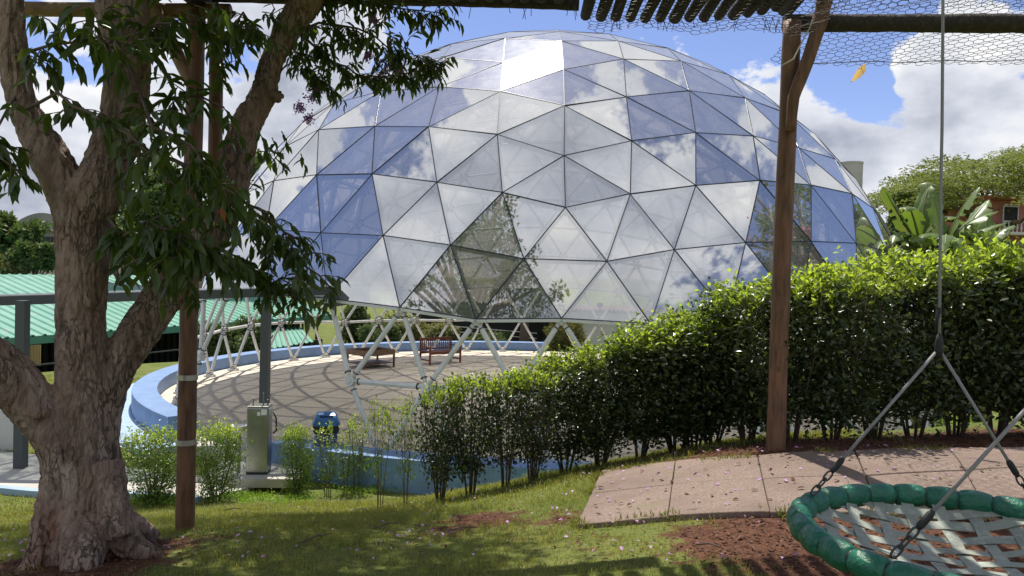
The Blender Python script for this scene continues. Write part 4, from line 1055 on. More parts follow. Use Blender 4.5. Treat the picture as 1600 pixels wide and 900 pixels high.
    top = at(1474, -120, 3.3)
    MB().tube([kn1+np.array([0,0,.04]), at(1469, 400, 3.14), at(1470, 290, 3.16), at(1472, 200, 3.2), at(1473, 60, 3.24), top], .0062, 10).build('rope', rp, t, smooth=True, w=1)
    c = at(1466, 500, 3.13); MB().tube([c-np.array([0,0,.05]), c+np.array([0,0,.05])], .011, 10).build('rope_sleeve', mt['rubber'], t, smooth=True, w=1)
    MB().tube([kn2+np.array([0,0,.04]), kn2+np.array([.02,.05,2.4])], .0062, 10).build('rope', rp, t, smooth=True, w=1)
build_swing()

# ================================================================== FOREGROUND TREE
TD = 4.0
def build_big_tree():
    base = onH(150, 868); t = thing('leaning_tree', 'large rough barked tree with several leaning trunks and hanging dark leaves at left', 'tree', base)
    d0 = toproj(base)[2]
    def S_(pts):
        return [at(x, y, d) for x, y, r, d in pts], [r*d/FPX for x, y, r, d in pts]
    mb = MB()
    def limb(pts, n=18, sub=5):
        P, R_ = S_(pts); P = np.array(P); Q = []; W = []
        for i in range(len(P)-1):
            p0, p1, p2, p3 = P[max(i-1,0)], P[i], P[i+1], P[min(i+2,len(P)-1)]
            for k in range(sub):
                s = k/sub; Q.append(.5*((2*p1)+(-p0+p2)*s+(2*p0-5*p1+4*p2-p3)*s*s+(-p0+3*p1-3*p2+p3)*s**3)); W.append(R_[i]*(1-s)+R_[i+1]*s)
        Q.append(P[-1]); W.append(R_[-1]); mb.tube(Q, W, n)
    D = d0
    limb([(140,935,84,D),(138,890,78,D),(132,840,68,D),(131,790,61,D),(130,745,55,D),(131,700,49,D),(132,640,43,D),(129,570,39,D),(126,500,35,D),(128,440,36,D),(130,390,38,D),(130,340,41,D),(128,305,42,D)])
    limb([(122,330,38,D),(98,285,30,D),(72,235,26,D-.02),(46,190,24,D-.03),(28,140,21,D-.05),(20,80,22,D-.08),(14,20,20,D-.1),(8,-60,20,D-.1)])
    limb([(138,330,40,D),(158,285,36,D),(172,245,33,D+.05),(186,200,33,D+.08),(197,140,34,D+.1),(198,80,35,D+.1),(194,20,38,D+.12),(190,-70,36,D+.15)])
    limb([(105,730,38,D-.05),(96,695,36,D-.08),(70,655,35,D-.10),(40,618,37,D-.15),(5,585,40,D-.2),(-45,552,42,D-.3),(-120,520,42,D-.5)])
    limb([(148,690,34,D+.03),(162,630,30,D+.05),(184,568,29,D+.1),(226,505,30,D+.2),(264,450,31,D+.3),(308,397,30,D+.38),(342,345,28,D+.44),(360,295,26,D+.5),(371,245,25,D+.55),(386,195,22,D+.6),(410,150,20,D+.64),(424,100,19,D+.68),(445,55,20,D+.7),(474,10,22,D+.75),(510,-50,22,D+.8)])
    # root flare
    for pts in ([(100,800,32,D-.06),(74,845,25,D-.15),(50,885,18,D-.25),(18,915,12,D-.35)],[(165,800,36,D-.05),(192,840,28,D-.1),(222,862,18,D-.12),(262,874,9,D-.1)],[(135,820,38,D-.15),(130,870,32,D-.28),(120,915,20,D-.4)],[(120,800,36,D+.1),(95,835,28,D+.25),(60,850,16,D+.4)],[(160,790,32,D+.1),(200,822,22,D+.3),(240,838,12,D+.5)],
                [(170,720,22,D-.12),(176,780,24,D-.16),(186,840,22,D-.2)],[(92,720,22,D-.12),(78,790,24,D-.16),(64,850,20,D-.2)]): limb(pts, 12, 4)
    # burls and knots
    def ball(x, y, r, d): mb.tube([at(x, y+r*.8, d), at(x, y+r*.4, d), at(x, y, d), at(x, y-r*.4, d), at(x, y-r*.8, d)], [r*d/FPX*q for q in (.4,.85,1,.85,.4)], 10)
    ball(432, 150, 11, D+.6); ball(92, 700, 15, D-.16); ball(140, 472, 13, D-.06); ball(116, 478, 12, D-.10); ball(64, 645, 14, D-.2); ball(84, 770, 15, D-.16)
    tmp = mb.build('tmp', mt['bark']); rm = tmp.modifiers.new('r', 'REMESH'); rm.mode = 'VOXEL'; rm.voxel_size = .0095; sm = tmp.modifiers.new('s', 'SMOOTH'); sm.iterations = 4; sm.factor = .6
    dg = bpy.context.evaluated_depsgraph_get(); me = bpy.data.meshes.new_from_object(tmp.evaluated_get(dg)); bpy.data.objects.remove(tmp)
    n = len(me.vertices); V = np.empty(n*3, np.float32); me.vertices.foreach_get('co', V); V = V.reshape(-1, 3); Nn = np.empty(n*3, np.float32); me.vertices.foreach_get('normal', Nn); Nn = Nn.reshape(-1, 3)
    h = np.empty(n); nz = mnoise.noise
    for i in range(n):
        x, y, z = map(float, V[i])
        a = nz((x*9, y*9, z*3.0)); b = nz((x*26+5, y*26, z*8)); c = nz((x*3.2, y*3.2, z*2+9)); e = nz((x*60, y*60, z*26)); 
        h[i] = .012*c+.007*a+.009*(-abs(b)*1.8+.5)+.005*e
        q = nz((x*13+2, y*13, z*2.2+7)); h[i] -= .015*max(0, 1-abs(q)*11)
    V = V+Nn*h[:, None]; me.vertices.foreach_set('co', V.astype(np.float32).ravel()); me.polygons.foreach_set('use_smooth', [True]*len(me.polygons)); me.materials.clear(); me.materials.append(mt['bark']); me.update(); me.name = 'trunk'
    link('trunk', me, t, w=1)
    # --- twigs and leaves
    tw = MB(); LP = []; LY = []; LN = []; LL = []
    def twig(p0, d, L, nl, ll, r=.004, droop=.5):
        P = [np.array(p0)]; d = np.array(d, float); d /= np.linalg.norm(d); steps = 6
        for k in range(steps):
            d = d+np.array([0,0,-droop/steps])+rng.normal(0, .10, 3); d /= np.linalg.norm(d); P.append(P[-1]+d*L/steps)
        tw.tube(P, np.linspace(r, r*.35, len(P)), 5)
        for k in range(nl):
            s = (k+.7)/nl*steps; j = min(int(s), steps-1); f = s-j; p = P[j]*(1-f)+P[j+1]*f; dd = P[j+1]-P[j]; dd /= np.linalg.norm(dd)
            side = np.cross(dd, (0,0,1)); side /= (np.linalg.norm(side)+1e-6); side *= (1 if k % 2 else -1)
            y = dd*.45+side*.55+np.array([0,0,-.55])+rng.normal(0,.28,3); nn = np.array([0,0,1.])+side*.3+rng.normal(0,.5,3)
            LP.append(p); LY.append(y); LN.append(nn); LL.append(ll*random.uniform(.65, 1.15))
        return P
    def branch(pts, r0, r1):
        P = [at(*p) for p in pts]; P = [P[0]]+sum([[P[i]*(1-f)+P[i+1]*f+rng.normal(0,.008,3) for f in (.5,1.)] for i in range(len(P)-1)], []); tw.tube(P, np.linspace(r0, r1, len(P)), 7); return P
    B = [([(190,250,D),(240,240,D-.1),(300,262,D-.2),(345,300,D-.2),(400,345,D-.1),(450,395,D),(500,430,D),(525,455,D)], .014, .004, 40, .105, .17),
         ([(200,190,D),(250,160,D-.2),(310,150,D-.3),(350,165,D-.3)], .012, .004, 11, .14, .2),
         ([(40,170,D-.1),(90,150,D-.3),(140,175,D-.4),(200,215,D-.5),(260,250,D-.5)], .010, .004, 10, .14, .18),
         ([(15,90,D-.1),(80,70,D-.3),(160,60,D-.4),(240,75,D-.4)], .010, .003, 16, .13, .18),
         ([(190,60,D),(250,40,D-.2),(320,30,D-.2),(400,45,D-.1)], .010, .003, 24, .11, .18),
         ([(160,330,D),(190,370,D-.3),(230,350,D-.5),(290,365,D-.5),(330,400,D-.4)], .009, .003, 34, .125, .18),
         ([(350,300,D+.4),(390,320,D+.3),(430,350,D+.2),(470,380,D+.2),(500,400,D+.2)], .009, .003, 22, .09, .16),
         ([(300,350,D),(350,400,D),(400,430,D),(440,455,D+.1),(470,470,D+.1)], .008, .003, 30, .095, .15),
         ([(25,150,D-.1),(0,190,D-.3),(-20,230,D-.3),(15,262,D-.4)], .008, .003, 14, .12, .15),
         ([(200,100,D),(240,200,D-.5),(300,230,D-.7),(350,290,D-.7)], .010, .003, 22, .12, .2),
         ([(450,50,D+.7),(500,35,D+.8),(560,45,D+.9),(610,75,D+1.),(655,88,D+1.)], .011, .003, 46, .095, .20),
         ([(455,40,D+.7),(490,70,D+.8),(520,95,D+.9),(560,120,D+.95),(600,120,D+1),(650,112,D+1.05),(700,95,D+1.1)], .010, .003, 54, .09, .14),
         ([(440,60,D+.7),(470,90,D+.75),(490,120,D+.8),(520,140,D+.8)], .008, .003, 24, .085, .14),
         ([(470,0,D+.8),(540,-10,D+.8),(620,10,D+.9),(690,20,D+1.)], .010, .003, 40, .095, .16),
         ([(400,40,D+.6),(380,20,D+.3),(350,60,D+.2),(340,110,D+.1)], .008, .003, 22, .10, .16)]
    for pts, r0, r1, nt, ll, L in B:
        P = branch(pts, r0, r1)
        for k in range(nt):
            s = random.uniform(.12, 1)*(len(P)-1); j = min(int(s), len(P)-2); f = s-j; p = P[j]*(1-f)+P[j+1]*f
            d = (P[j+1]-P[j]); d /= np.linalg.norm(d); d = d*.5+rng.normal(0, .6, 3)+np.array([0,0,-.25]); twig(p, d, L*random.uniform(.6,1.3), random.randint(5, 8), ll)
    # hanging sprays
    for (x0, y0, x1, y1, n_, d, ll) in ((60,0,330,40,12,D-.3,.13),(330,180,400,260,4,D,.11),(230,310,340,430,14,D-.25,.13),(360,360,470,440,16,D+.05,.10),(170,380,300,440,8,D-.3,.13),(160,60,230,110,3,D-.5,.14),(510,0,680,60,14,D+.9,.09),(400,0,480,30,6,D+.6,.1),(200,230,330,300,6,D-.4,.13)):
        for k in range(n_):
            p = at(random.uniform(x0,x1), random.uniform(y0,y1), d+random.uniform(-.3,.3)); twig(p, rng.normal(0,.5,3)+np.array([0,0,-.3]), random.uniform(.12,.24), random.randint(5,8), ll)
    for (x, y) in ((440,205),(425,215),(470,240),(430,245),(415,225)):
        p = at(x, y, D+.45); twig(p, (.3,0,-.5), .10, 4, .085)
    tw.build('twigs', mt['bark_far'], t, smooth=True, w=1, kind='stuff')
    # crown overhead, above the picture: casts the dappled shade
    n0 = 21000; q_ = rng.random((230, 3)); vv = 4.2+6.3*q_[:, 1]; cl = np.column_stack([CAM[0]-5.6+(5.7-.25*vv)*q_[:, 0]**.9*1.25, CAM[1]+vv, 3.29+.40*vv+.25+1.5*q_[:, 2]])
    ci = rng.integers(0, len(cl), n0); P = cl[ci]+rng.normal(0, 1, (n0, 3))*np.array([.24,.24,.16])
    pj = toproj(P); keep = ~((pj[:, 1] > -25) & (pj[:, 2] > 0)); P = P[keep]
    V, F = leaves(P, rdir(len(P))+np.array([0,0,-.5]), rdir(len(P))+np.array([0,0,1]), .12*(.7+.5*rng.random(len(P))), .42, LT2)
    link('crown', mesh_np('crown', V, F, mats=[mt['leaf_big']]), t, w=1, kind='stuff')
    bb = MB()
    for c in cl[:46]: 
        s = at(random.choice([8, 190, 505]), -55, D+.3); m_ = (s*.5+c*.5)+np.array([0,0,-.2]); bb.tube([s, m_, c], [.035,.022,.01], 6)
    bb.build('upper_branches', mt['bark_far'], t, smooth=True, w=1, kind='stuff')
    LPa, LYa, LNa, LLa = map(np.array, (LP, LY, LN, LL))
    pj = toproj(LPa); inv = (pj[:, 0] > -20) & (pj[:, 0] < 1620) & (pj[:, 1] > -20) & (pj[:, 1] < 920)
    sc = LLa/pj[:, 2]*inv; order = np.argsort(-sc)
    tmplV, F8 = LT8; m8 = []
    for v in range(4):
        Vv = tmplV.copy()*np.array([.36,1,1]); Vv[:, 2] += [-.10,.05,-.2,0][v]*Vv[:, 1]**2; Vv[:, 0] += [.05,-.06,0,.08][v]*Vv[:, 1]**2
        m8.append(mesh_np('leaf', Vv, F8, mats=[mt['leaf_big']], smooth=True))
    old = mesh_np('leaf', tmplV*np.array([.4,1,1]), F8, mats=[mt['leaf_old']], smooth=True)
    Fr = orient(LYa, LNa)
    for q, i in enumerate(order[:296]):
        o = bpy.data.objects.new('leaf', m8[q % 4]); COL.objects.link(o); o.parent = t; o.matrix_parent_inverse = t.matrix_basis.inverted()
        Mx = Matrix.Identity(4)
        for a in range(3):
            for b in range(3): Mx[a][b] = Fr[i, a, b]*LLa[i]
            Mx[a][3] = LPa[i, a]
        o.matrix_basis = Mx
    rest = order[296:]; 
    V, F = leaves(LPa[rest], LYa[rest], LNa[rest], LLa[rest], .36, LT8); link('foliage', mesh_np('foliage', V, F, mats=[mt['leaf_big']], smooth=True), t, w=1, kind='stuff')
    p = at(346, 322, D-.3); V, F = leaves(np.array([p]), np.array([[.25,-.1,-.9]]), np.array([[.3,-1,.2]]), .09, .42, LT8); link('leaf', mesh_np('leaf', V, F, mats=[mt['leaf_old']], smooth=True), t, w=1, label='orange withered leaf')
    # purple blossom clusters
    for x, y, r_, d in ((490,148,14,D+.8),(468,168,10,D+.8),(482,185,8,D+.8),(600,104,14,D+1),(622,112,12,D+1),(575,88,8,D+.95),(585,30,7,D+.9)):
        c = at(x, y, d); n_ = 110; P = c+rng.normal(0, 1, (n_, 3))*r_*d/FPX*np.array([.40,.40,.5]); V, F = leaves(P, rdir(n_), rdir(n_), .018, .8, LT2); link('flower_cluster', mesh_np('flower_cluster', V, F, mats=[mt['flower_purple']]), t, w=1, kind='stuff')
    print('tree leaves', len(LP))
build_big_tree()

# ================================================================== HEDGE
def shrub_mesh(w, d, h, n, leaf, seed, thin=False, foot=.22, top_sprigs=30):
    """returns foliage mesh and stem mesh for a shrub standing at the origin"""
    r = np.random.default_rng(seed)
    # clump centres on several stems
    stems = []; mb = MB(); ns = 4 if thin else 7
    for k in range(ns):
        a = 2*PI*k/ns+r.normal(0,.3); rad = (.5+.5*r.random()); tip = np.array([math.cos(a)*w*.40*rad, math.sin(a)*d*.40*rad, h*(.86+.12*r.random())])
        b = np.array([math.cos(a)*.04, math.sin(a)*.04, -.05]); m1 = np.array([tip[0]*.45, tip[1]*.45, h*.28]); m2 = np.array([tip[0]*.85, tip[1]*.85, h*.6]); stems.append((b, m1, m2, tip))
        mb.tube([b, m1, m2, tip], [.013,.010,.007,.003] if not thin else [.008,.007,.005,.002], 5)
    cl = []
    nc = 26 if thin else 85
    while len(cl) < nc:
        z = foot+(1-foot)*r.random(); u = (z-foot)/(1-foot)
        prof = min(1, .30+1.9*u)*(1 if u < .82 else 1-.45*((u-.82)/.18)**2)
        a = r.random()*2*PI; q = math.sqrt(r.random()) if thin else r.random()**.36
        x = math.cos(a)*w/2*prof*q; y = math.sin(a)*d/2*prof*q; cl.append((x, y, z*h))
    cl = np.array(cl)
    for i in range(0, nc, 3):
        c = cl[i]; s = stems[i % ns]; f = min(.95, c[2]/h*.8); j = 1 if f < .5 else 2; p = s[j-1]*.3+s[j]*.7; mb.tube([p, (p+c)/2, c], [.004,.003,.0015], 4)
    ci = r.integers(0, nc, n); sg = (.07 if thin else .075)*max(1, w/.7)
    P = cl[ci]+r.normal(0, 1, (n, 3))*np.array([sg, sg, sg*.9])
    P[:, 2] = np.clip(P[:, 2], .04, None)
    out = P.copy(); out[:, 2] = 0; out /= (np.linalg.norm(out, axis=1, keepdims=True)+1e-6)
    rd = r.normal(size=(n, 3)); rd /= np.linalg.norm(rd, axis=1, keepdims=True); rd2 = r.normal(size=(n, 3)); rd2 /= np.linalg.norm(rd2, axis=1, keepdims=True)
    Y = rd+out*.5+np.array([0,0,.45]); Nn = rd2*.9+out*.5+np.array([0,0,.8])
    # sprigs of young leaves standing up from the top
    SP = []; SY = []; SN = []; 
    for k in range(top_sprigs):
        a = r.random()*2*PI; q = math.sqrt(r.random())*.9; b = np.array([math.cos(a)*w/2*q, math.sin(a)*d/2*q, h*(.90+.08*r.random())*(1-.10*q*q)]); dd = np.array([r.normal(0,.25), r.normal(0,.25), 1.]); dd /= np.linalg.norm(dd); L = r.uniform(.06,.17)
        mb.tube([b-dd*.06, b+dd*L], [.003,.0012], 4)
        for j in range(11):
            s = j/10; an = j*2.4; sd_ = np.array([math.cos(an), math.sin(an), 0]); SP.append(b+dd*L*s); SY.append(sd_*(1-.4*s)+dd*.8+r.normal(0,.15,3)); SN.append(dd+r.normal(0,.3,3))
    if SP:
        P = np.vstack([P, SP]); Y = np.vstack([Y, SY]); Nn = np.vstack([Nn, SN])
    m_ = len(P); ll = leaf*(.65+.6*r.random(m_))
    st = rng.bit_generator.state
    V, F = leaves(P, Y, Nn, ll, .58, LT2)
    me = mesh_np('foliage', V, F, mats=[mt['leaf_sapling' if thin else 'leaf_hedge']])
    tip = np.clip((P[:, 2]/h-(.88 if not thin else .70))/.14+r.normal(0,.22,m_), 0, 1); tip[:n] *= np.where(r.random(n) < .75, 1, .2); tip[n:] = .6+.4*r.random(m_-n)
    tip = np.maximum(tip, (r.random(m_) < .05)*.6)
    at_ = me.attributes.new('tip', 'FLOAT', 'POINT'); at_.data.foreach_set('value', np.repeat(tip, 4).astype(np.float32))
    return me, mb.mesh('stems', mt['bark_far'], True)

def build_hedge():
    dense = [shrub_mesh(.84, .80, 1.5, 6000, .054, 100+k, foot=.13, top_sprigs=70) for k in range(5)]
    loose = [shrub_mesh(.72, .70, 1.2, 2300, .050, 200+k, foot=.22, top_sprigs=34) for k in range(4)]
    thin = [shrub_mesh(.46, .42, 1.0, 620, .042, 300+k, True, foot=.25, top_sprigs=7) for k in range(4)]
    low = [shrub_mesh(.95, .8, 1.0, 5600, .042, 400+k, foot=.06, top_sprigs=30) for k in range(2)]
    for me, st in low: me.materials[0] = mt['leaf_sapling']
    G1 = 'shrubs of the tall dark hedge'; G2 = 'thin young saplings planted in a row'; G3 = 'low sunlit bushes'
    # base px, base py, top py, width px, kind, label
    rows = [(240,786,672,116,'low','low bright bush between the big tree and the banded log post', G3),
            (338,784,666,84,'low','low bright bush between the banded log post and the steel water cooler', G3),
            (462,778,668,58,'low','loose sapling clump just right of the steel water cooler', G3),
            (512,776,664,50,'thin','leafy sapling clump in front of the blue trash bin', G3),
            (556,766,650,44,'thin','spindly sapling nearest the trash bin, right of the leafy clump', G2),
            (594,764,628,44,'thin','tall spindly sapling in front of the low blue wall', G2),
            (634,758,618,40,'thin','last spindly sapling before the dark hedge begins', G2),
            (540,770,676,34,'thin','short sapling directly below the blue trash bin', G2),
            (688,758,602,86,'loose','first hedge shrub at the left end, thin with bare lower stems', G1),
            (735,757,584,98,'loose','second hedge shrub from the left, rounded top against the terrace', G1),
            (790,752,582,88,'loose','narrow open hedge shrub, third from the hedge\'s left end', G1),
            (832,744,574,94,'loose','fourth hedge shrub from the left, gap of blue wall at its foot', G1),
            (884,738,556,112,'dense','fifth hedge shrub from the left, bright tip leaves below the dome node', G1),
            (938,728,534,116,'dense','hedge shrub with a bulging top left of the pale slab\'s corner', G1),
            (1000,712,516,118,'dense','hedge shrub rising behind the left end of the paved slabs', G1),
            (1056,702,500,136,'dense','hedge shrub under the dome\'s lowest right glazing corner', G1),
            (1084,697,490,126,'dense','hedge shrub on the bank crest, third place left of the tall log post', G1),
            (1112,694,478,126,'dense','hedge shrub two places left of the tall right log post', G1),
            (1168,690,446,124,'dense','hedge shrub touching the left side of the tall right log post', G1),
            (1236,690,428,132,'dense','hedge shrub partly hidden by the tall right log post', G1),
            (1300,688,416,136,'dense','hedge shrub just right of the tall right log post', G1),
            (1364,686,404,140,'dense','hedge shrub midway between the right log post and the swing rope', G1),
            (1428,684,396,140,'dense','hedge shrub immediately left of the vertical swing rope', G1),
            (1492,682,390,140,'dense','hedge shrub behind the knot of the swing ropes', G1),
            (1556,680,384,142,'dense','hedge shrub right of the swing rope below the banana plants', G1),
            (1622,680,378,145,'dense','hedge shrub cut by the right edge of the picture', G1)]
    cnt = {'dense': 0, 'loose': 0, 'thin': 0, 'low': 0}; ref = {'dense': (dense,.86,1.5), 'loose': (loose,.72,1.2), 'thin': (thin,.46,1.0), 'low': (low,.95,1.0)}
    dim = {'dense': 1.62, 'loose': 1.32, 'thin': 1.06, 'low': 1.08}
    for i, (bx, by, ty, wpx, kd, lab, g) in enumerate(rows):
        b = onH(bx, by); d = toproj(b)[2]
        if bx > 560 and d > 10.5: b = at(bx, by, 7.35); b[2] = Hs(b[0], b[1]); d = 7.35      # rooted on the crest of the bank
        hh = at(bx, ty, d)[2]-b[2]; lst, w0, h0 = ref[kd]; me, st = lst[cnt[kd] % len(lst)]; cnt[kd] += 1
        sx = wpx*d/FPX/w0*(1.22 if kd == 'dense' and bx > 1010 else (1.05 if kd == 'dense' else .92)); sz = hh/(h0*1.06)
        t = thing('bush' if g == G3 else ('sapling' if g == G2 else 'hedge_shrub'), lab, 'bush' if g != G2 else 'sapling', b, random.uniform(-.5,.5)+PI*(i % 2), g); t.scale = (sx, sx, sz)
        link('foliage', me, t, kind='stuff'); link('stems', st, t)
build_hedge()

# ================================================================== BACKGROUND TREES AND PLANTS
def tree(name, label, cat, base, crown, n, leaf, m, trunk_r=.15, seed=1, group=None, clumps=40, clump_r=.24, ratio=.6, lean=(0,0), shell=.5, limbs=10, bark='bark_far', flowers=None, flat=1.):
    """crown: list of (cx,cy,cz,rx,ry,rz) relative to base"""
    r = np.random.default_rng(seed); t = thing(name, label, cat, base, 0, group); mb = MB()
    vol = np.array([c[3]*c[4]*c[5] for c in crown])**(2/3); vol /= vol.sum()
    cz0 = min(c[2]-c[5]*.6 for c in crown); C0 = np.mean([c[:3] for c in crown], axis=0); fork = np.array([C0[0]*.35+lean[0], C0[1]*.35+lean[1], cz0*.8])
    mb.tube([np.array([0,0,-.3]), np.array([fork[0]*.3, fork[1]*.3, fork[2]*.4]), fork], [trunk_r*1.3, trunk_r, trunk_r*.8], 9)
    cl = []
    for k in range(clumps):
        c = crown[r.choice(len(crown), p=vol)]; d = r.normal(size=3); d /= np.linalg.norm(d); q = shell+(1-shell)*r.random()**.6; cl.append(np.array(c[:3])+d*np.array(c[3:])*q*.88)
    cl = np.array(cl)
    for k in range(limbs):
        c = cl[k % len(cl)]; m_ = fork*.5+c*.5+r.normal(0, .12, 3)*np.linalg.norm(c-fork)*.4; mb.tube([fork, m_, c], [trunk_r*.5, trunk_r*.28, trunk_r*.08], 6)
    mb.build('trunk', mt[bark], t, smooth=True)
    ci = r.integers(0, clumps, n); mean = np.mean([np.mean(c[3:]) for c in crown]); sg = mean*clump_r; g = r.normal(size=(n, 3)); g /= np.linalg.norm(g, axis=1, keepdims=True); g *= (r.random((n, 1))**.45)
    P = cl[ci]+g*sg*1.6*np.array([1,1,.75*flat]); rd = r.normal(size=(n, 3)); rd2 = r.normal(size=(n, 3))
    V, F = leaves(P, rd+g*.5, rd2*.6+g*.5+np.array([0,0,.9]), leaf*(.6+.8*r.random(n)), ratio, LT2)
    link('crown', mesh_np('crown', V, F, mats=[mt[m]]), t, kind='stuff')
    if flowers:
        nf = flowers[1]; ck = r.choice(clumps, max(3, clumps//3)); fi = ck[r.integers(0, len(ck), nf)]; P = cl[fi]+r.normal(size=(nf, 3))*sg*.55
        V, F = leaves(P, r.normal(size=(nf, 3)), r.normal(size=(nf, 3)), leaf*.7, .8, LT2); link('blossom', mesh_np('blossom', V, F, mats=[mt[flowers[0]]]), t, kind='stuff')
    return t
def px_tree(name, label, cat, d, x0, x1, ytop, ybot, zbase, n, leaf, m, depth_r=None, parts=1, **k):
    a = at(x0, (ytop+ybot)/2, d); b = at(x1, (ytop+ybot)/2, d); zt = at((x0+x1)/2, ytop, d)[2]; zb = at((x0+x1)/2, ybot, d)[2]
    cx = (a[0]+b[0])/2; rx = (b[0]-a[0])/2; rz = (zt-zb)/2; ry = depth_r or rx; base = np.array([cx, a[1], zbase]); cz = (zt+zb)/2-zbase
    if parts == 1: crown = [(0,0,cz,rx,ry,rz)]
    else:
        rr = np.random.default_rng(k.get('seed', 1)+50); crown = []
        for i in range(parts): s = (i+.5)/parts*2-1; crown.append((s*rx*.72, rr.normal(0,.2)*ry, cz+rr.uniform(-.35,.25)*rz*(1+abs(s)), rx*.52, ry*.6, rz*rr.uniform(.6,.85)))
        crown.append((0,0,cz+rz*.3,rx*.5,ry*.5,rz*.65))
    return tree(name, label, cat, base, crown, n, leaf, m, **k)
GT = 'trees beyond the left building'; GS = 'shrubs growing behind the dome'; 
px_tree('broadleaf_tree', 'dense dark green tree at the far left edge beyond the green roof', 'tree', 52, -75, 62, 330, 430, -2.4, 9000, .42, 'leaf_far', seed=11, parts=3, clumps=60, group=GT, shell=.6)
px_tree('broadleaf_tree', 'small rounded tree in front of the pale pink block at left', 'tree', 47, 20, 96, 378, 436, -2.4, 5000, .34, 'leaf_far', seed=12, parts=2, clumps=40, group=GT)
px_tree('broadleaf_tree', 'low yellow green tree just left of the big trunk, over the green roof', 'tree', 46, -30, 40, 398, 440, -2.4, 3000, .3, 'leaf_yellowish', seed=13, parts=2, clumps=30, group=GT)
px_tree('broadleaf_tree', 'tall loose tree seen between the two big limbs of the leaning tree', 'tree', 46, 196, 318, 248, 432, -2.4, 12000, .32, 'leaf_far', seed=14, parts=4, clumps=80, trunk_r=.25, group=GT, shell=.5)
px_tree('broadleaf_tree', 'broad tree rising behind the left shoulder of the dome', 'tree', 50, 300, 446, 214, 432, -2.4, 14000, .34, 'leaf_far', seed=15, parts=4, clumps=90, trunk_r=.3, group=GT, shell=.5)
px_tree('broadleaf_tree', 'pale grey green tree behind the big trunk, right of the vaulted hall', 'tree', 44, 130, 250, 330, 436, -2.4, 7000, .3, 'leaf_far', seed=16, parts=3, clumps=50, group=GT)
for i, (x0, x1, yt, yb, d, m, lab) in enumerate([(300,352,500,590,31,'leaf_far','feathery green shrub by the wall left of the dome\'s left struts'),(352,424,496,570,31,'leaf_far','wide feathery green shrub behind the dome\'s left struts'),
        (562,625,500,548,37,'leaf_far','dark green shrub behind the blue wall left of the tray table'),(590,668,490,545,39,'leaf_yellowish','sunlit yellow green shrub behind the tray table'),(664,716,500,548,36.5,'leaf_yellowish','tall straw coloured plant behind the wooden bench'),
        (535,580,470,545,40,'leaf_far','green tree behind the dark canopy end, beyond the far wall'),
        (736,806,522,545,36,'leaf_far','low leafy plants on top of the wall right of the bench')]):
    px_tree('garden_shrub', lab, 'shrub', d, x0, x1, yt, yb, -.2 if d > 33 else -.15, 5000, .15, m, seed=30+i, clumps=36, trunk_r=.05, group=GS, clump_r=.26, limbs=6)
px_tree('bamboo_clump', 'tall straw coloured bamboo like clump behind the end of the far blue wall', 'bamboo', 35, 856, 912, 488, 556, -.2, 7000, .22, 'leaf_yellowish', seed=44, clumps=50, trunk_r=.05, ratio=.18, limbs=16)
px_tree('broadleaf_tree', 'dark leafy tree behind the far end of the blue wall, before the white annex', 'tree', 38, 770, 872, 400, 520, -.3, 9000, .22, 'leaf_far', seed=45, parts=3, clumps=60, trunk_r=.24)

def build_umbrella_tree():
    d = 46; b = at(1556, 372, d); b[2] = .2; r = np.random.default_rng(77); t = thing('umbrella_tree', 'wide spreading flat topped tree above the banana plants and red house at right', 'tree', b)
    mb = MB(); fork = at(1558, 345, d); mb.tube([b-np.array([0,0,.3])-b, (fork-b)*.5, fork-b], [.5,.42,.36], 10)
    V = []; layers = []
    def topy(x): return 229+max(0, (1600-x))**1.35*.030+8*math.sin(x*.05)     # outline of the crown top in the picture's angle
    for k in range(210):
        x = r.uniform(1392, 1790); yt = topy(x); f = r.random()**.8; span = max(14, 88-abs(x-1580)*.22); y = yt+6+f*span; dd = d+r.normal(0, 4.0)
        layers.append((at(x, y, dd)-b, r.uniform(.7, 1.5)))
    for i in range(0, 210, 4):
        c = layers[i][0]; f0 = fork-b; m_ = f0*.45+c*.55; m_[2] = f0[2]*.35+c[2]*.65-.6; mb.tube([f0, m_*.5+f0*.5+np.array([0,0,-.1]), m_, c], [.24,.17,.10,.03], 6)
    mb.build('trunk', mt['bark_far'], t, smooth=True)
    P = []
    for c, s in layers:
        n = int(210*s); a = r.random(n)*2*PI; q = np.sqrt(r.random(n)); P.append(np.column_stack([c[0]+np.cos(a)*q*s*1.25, c[1]+np.sin(a)*q*s*1.25, c[2]+r.normal(0, .10, n)-q*q*.16*s]))
    P = np.vstack(P); n = len(P); V, F = leaves(P, r.normal(size=(n,3))*np.array([1,1,.3]), r.normal(size=(n,3))*.35+np.array([0,0,1]), .21*(.6+.8*r.random(n)), .55, LT2)
    link('crown', mesh_np('crown', V, F, mats=[mt['leaf_umbrella']]), t, kind='stuff')
build_umbrella_tree()
px_tree('broadleaf_tree', 'distant dark tree under the umbrella tree, left of the banana plants', 'tree', 40, 1376, 1450, 300, 420, .2, 6000, .3, 'leaf_far', seed=51, parts=2, clumps=40, group='trees right of the dome')
px_tree('broadleaf_tree', 'dense low tree in front of the red house, behind the hedge', 'tree', 36, 1440, 1560, 340, 430, .2, 8000, .28, 'leaf_far', seed=52, parts=3, clumps=50, group='trees right of the dome')
px_tree('broadleaf_tree', 'low green tree at the right edge below the red house', 'tree', 34, 1570, 1700, 372, 450, .2, 6000, .25, 'leaf_far', seed=53, parts=3, clumps=50, group='trees right of the dome')
px_tree('broadleaf_tree', 'green trees seen beside the dome\'s right edge above the hedge', 'tree', 33, 1330, 1420, 352, 440, .0, 6000, .22, 'leaf_far', seed=54, parts=2, clumps=40, group='trees right of the dome')

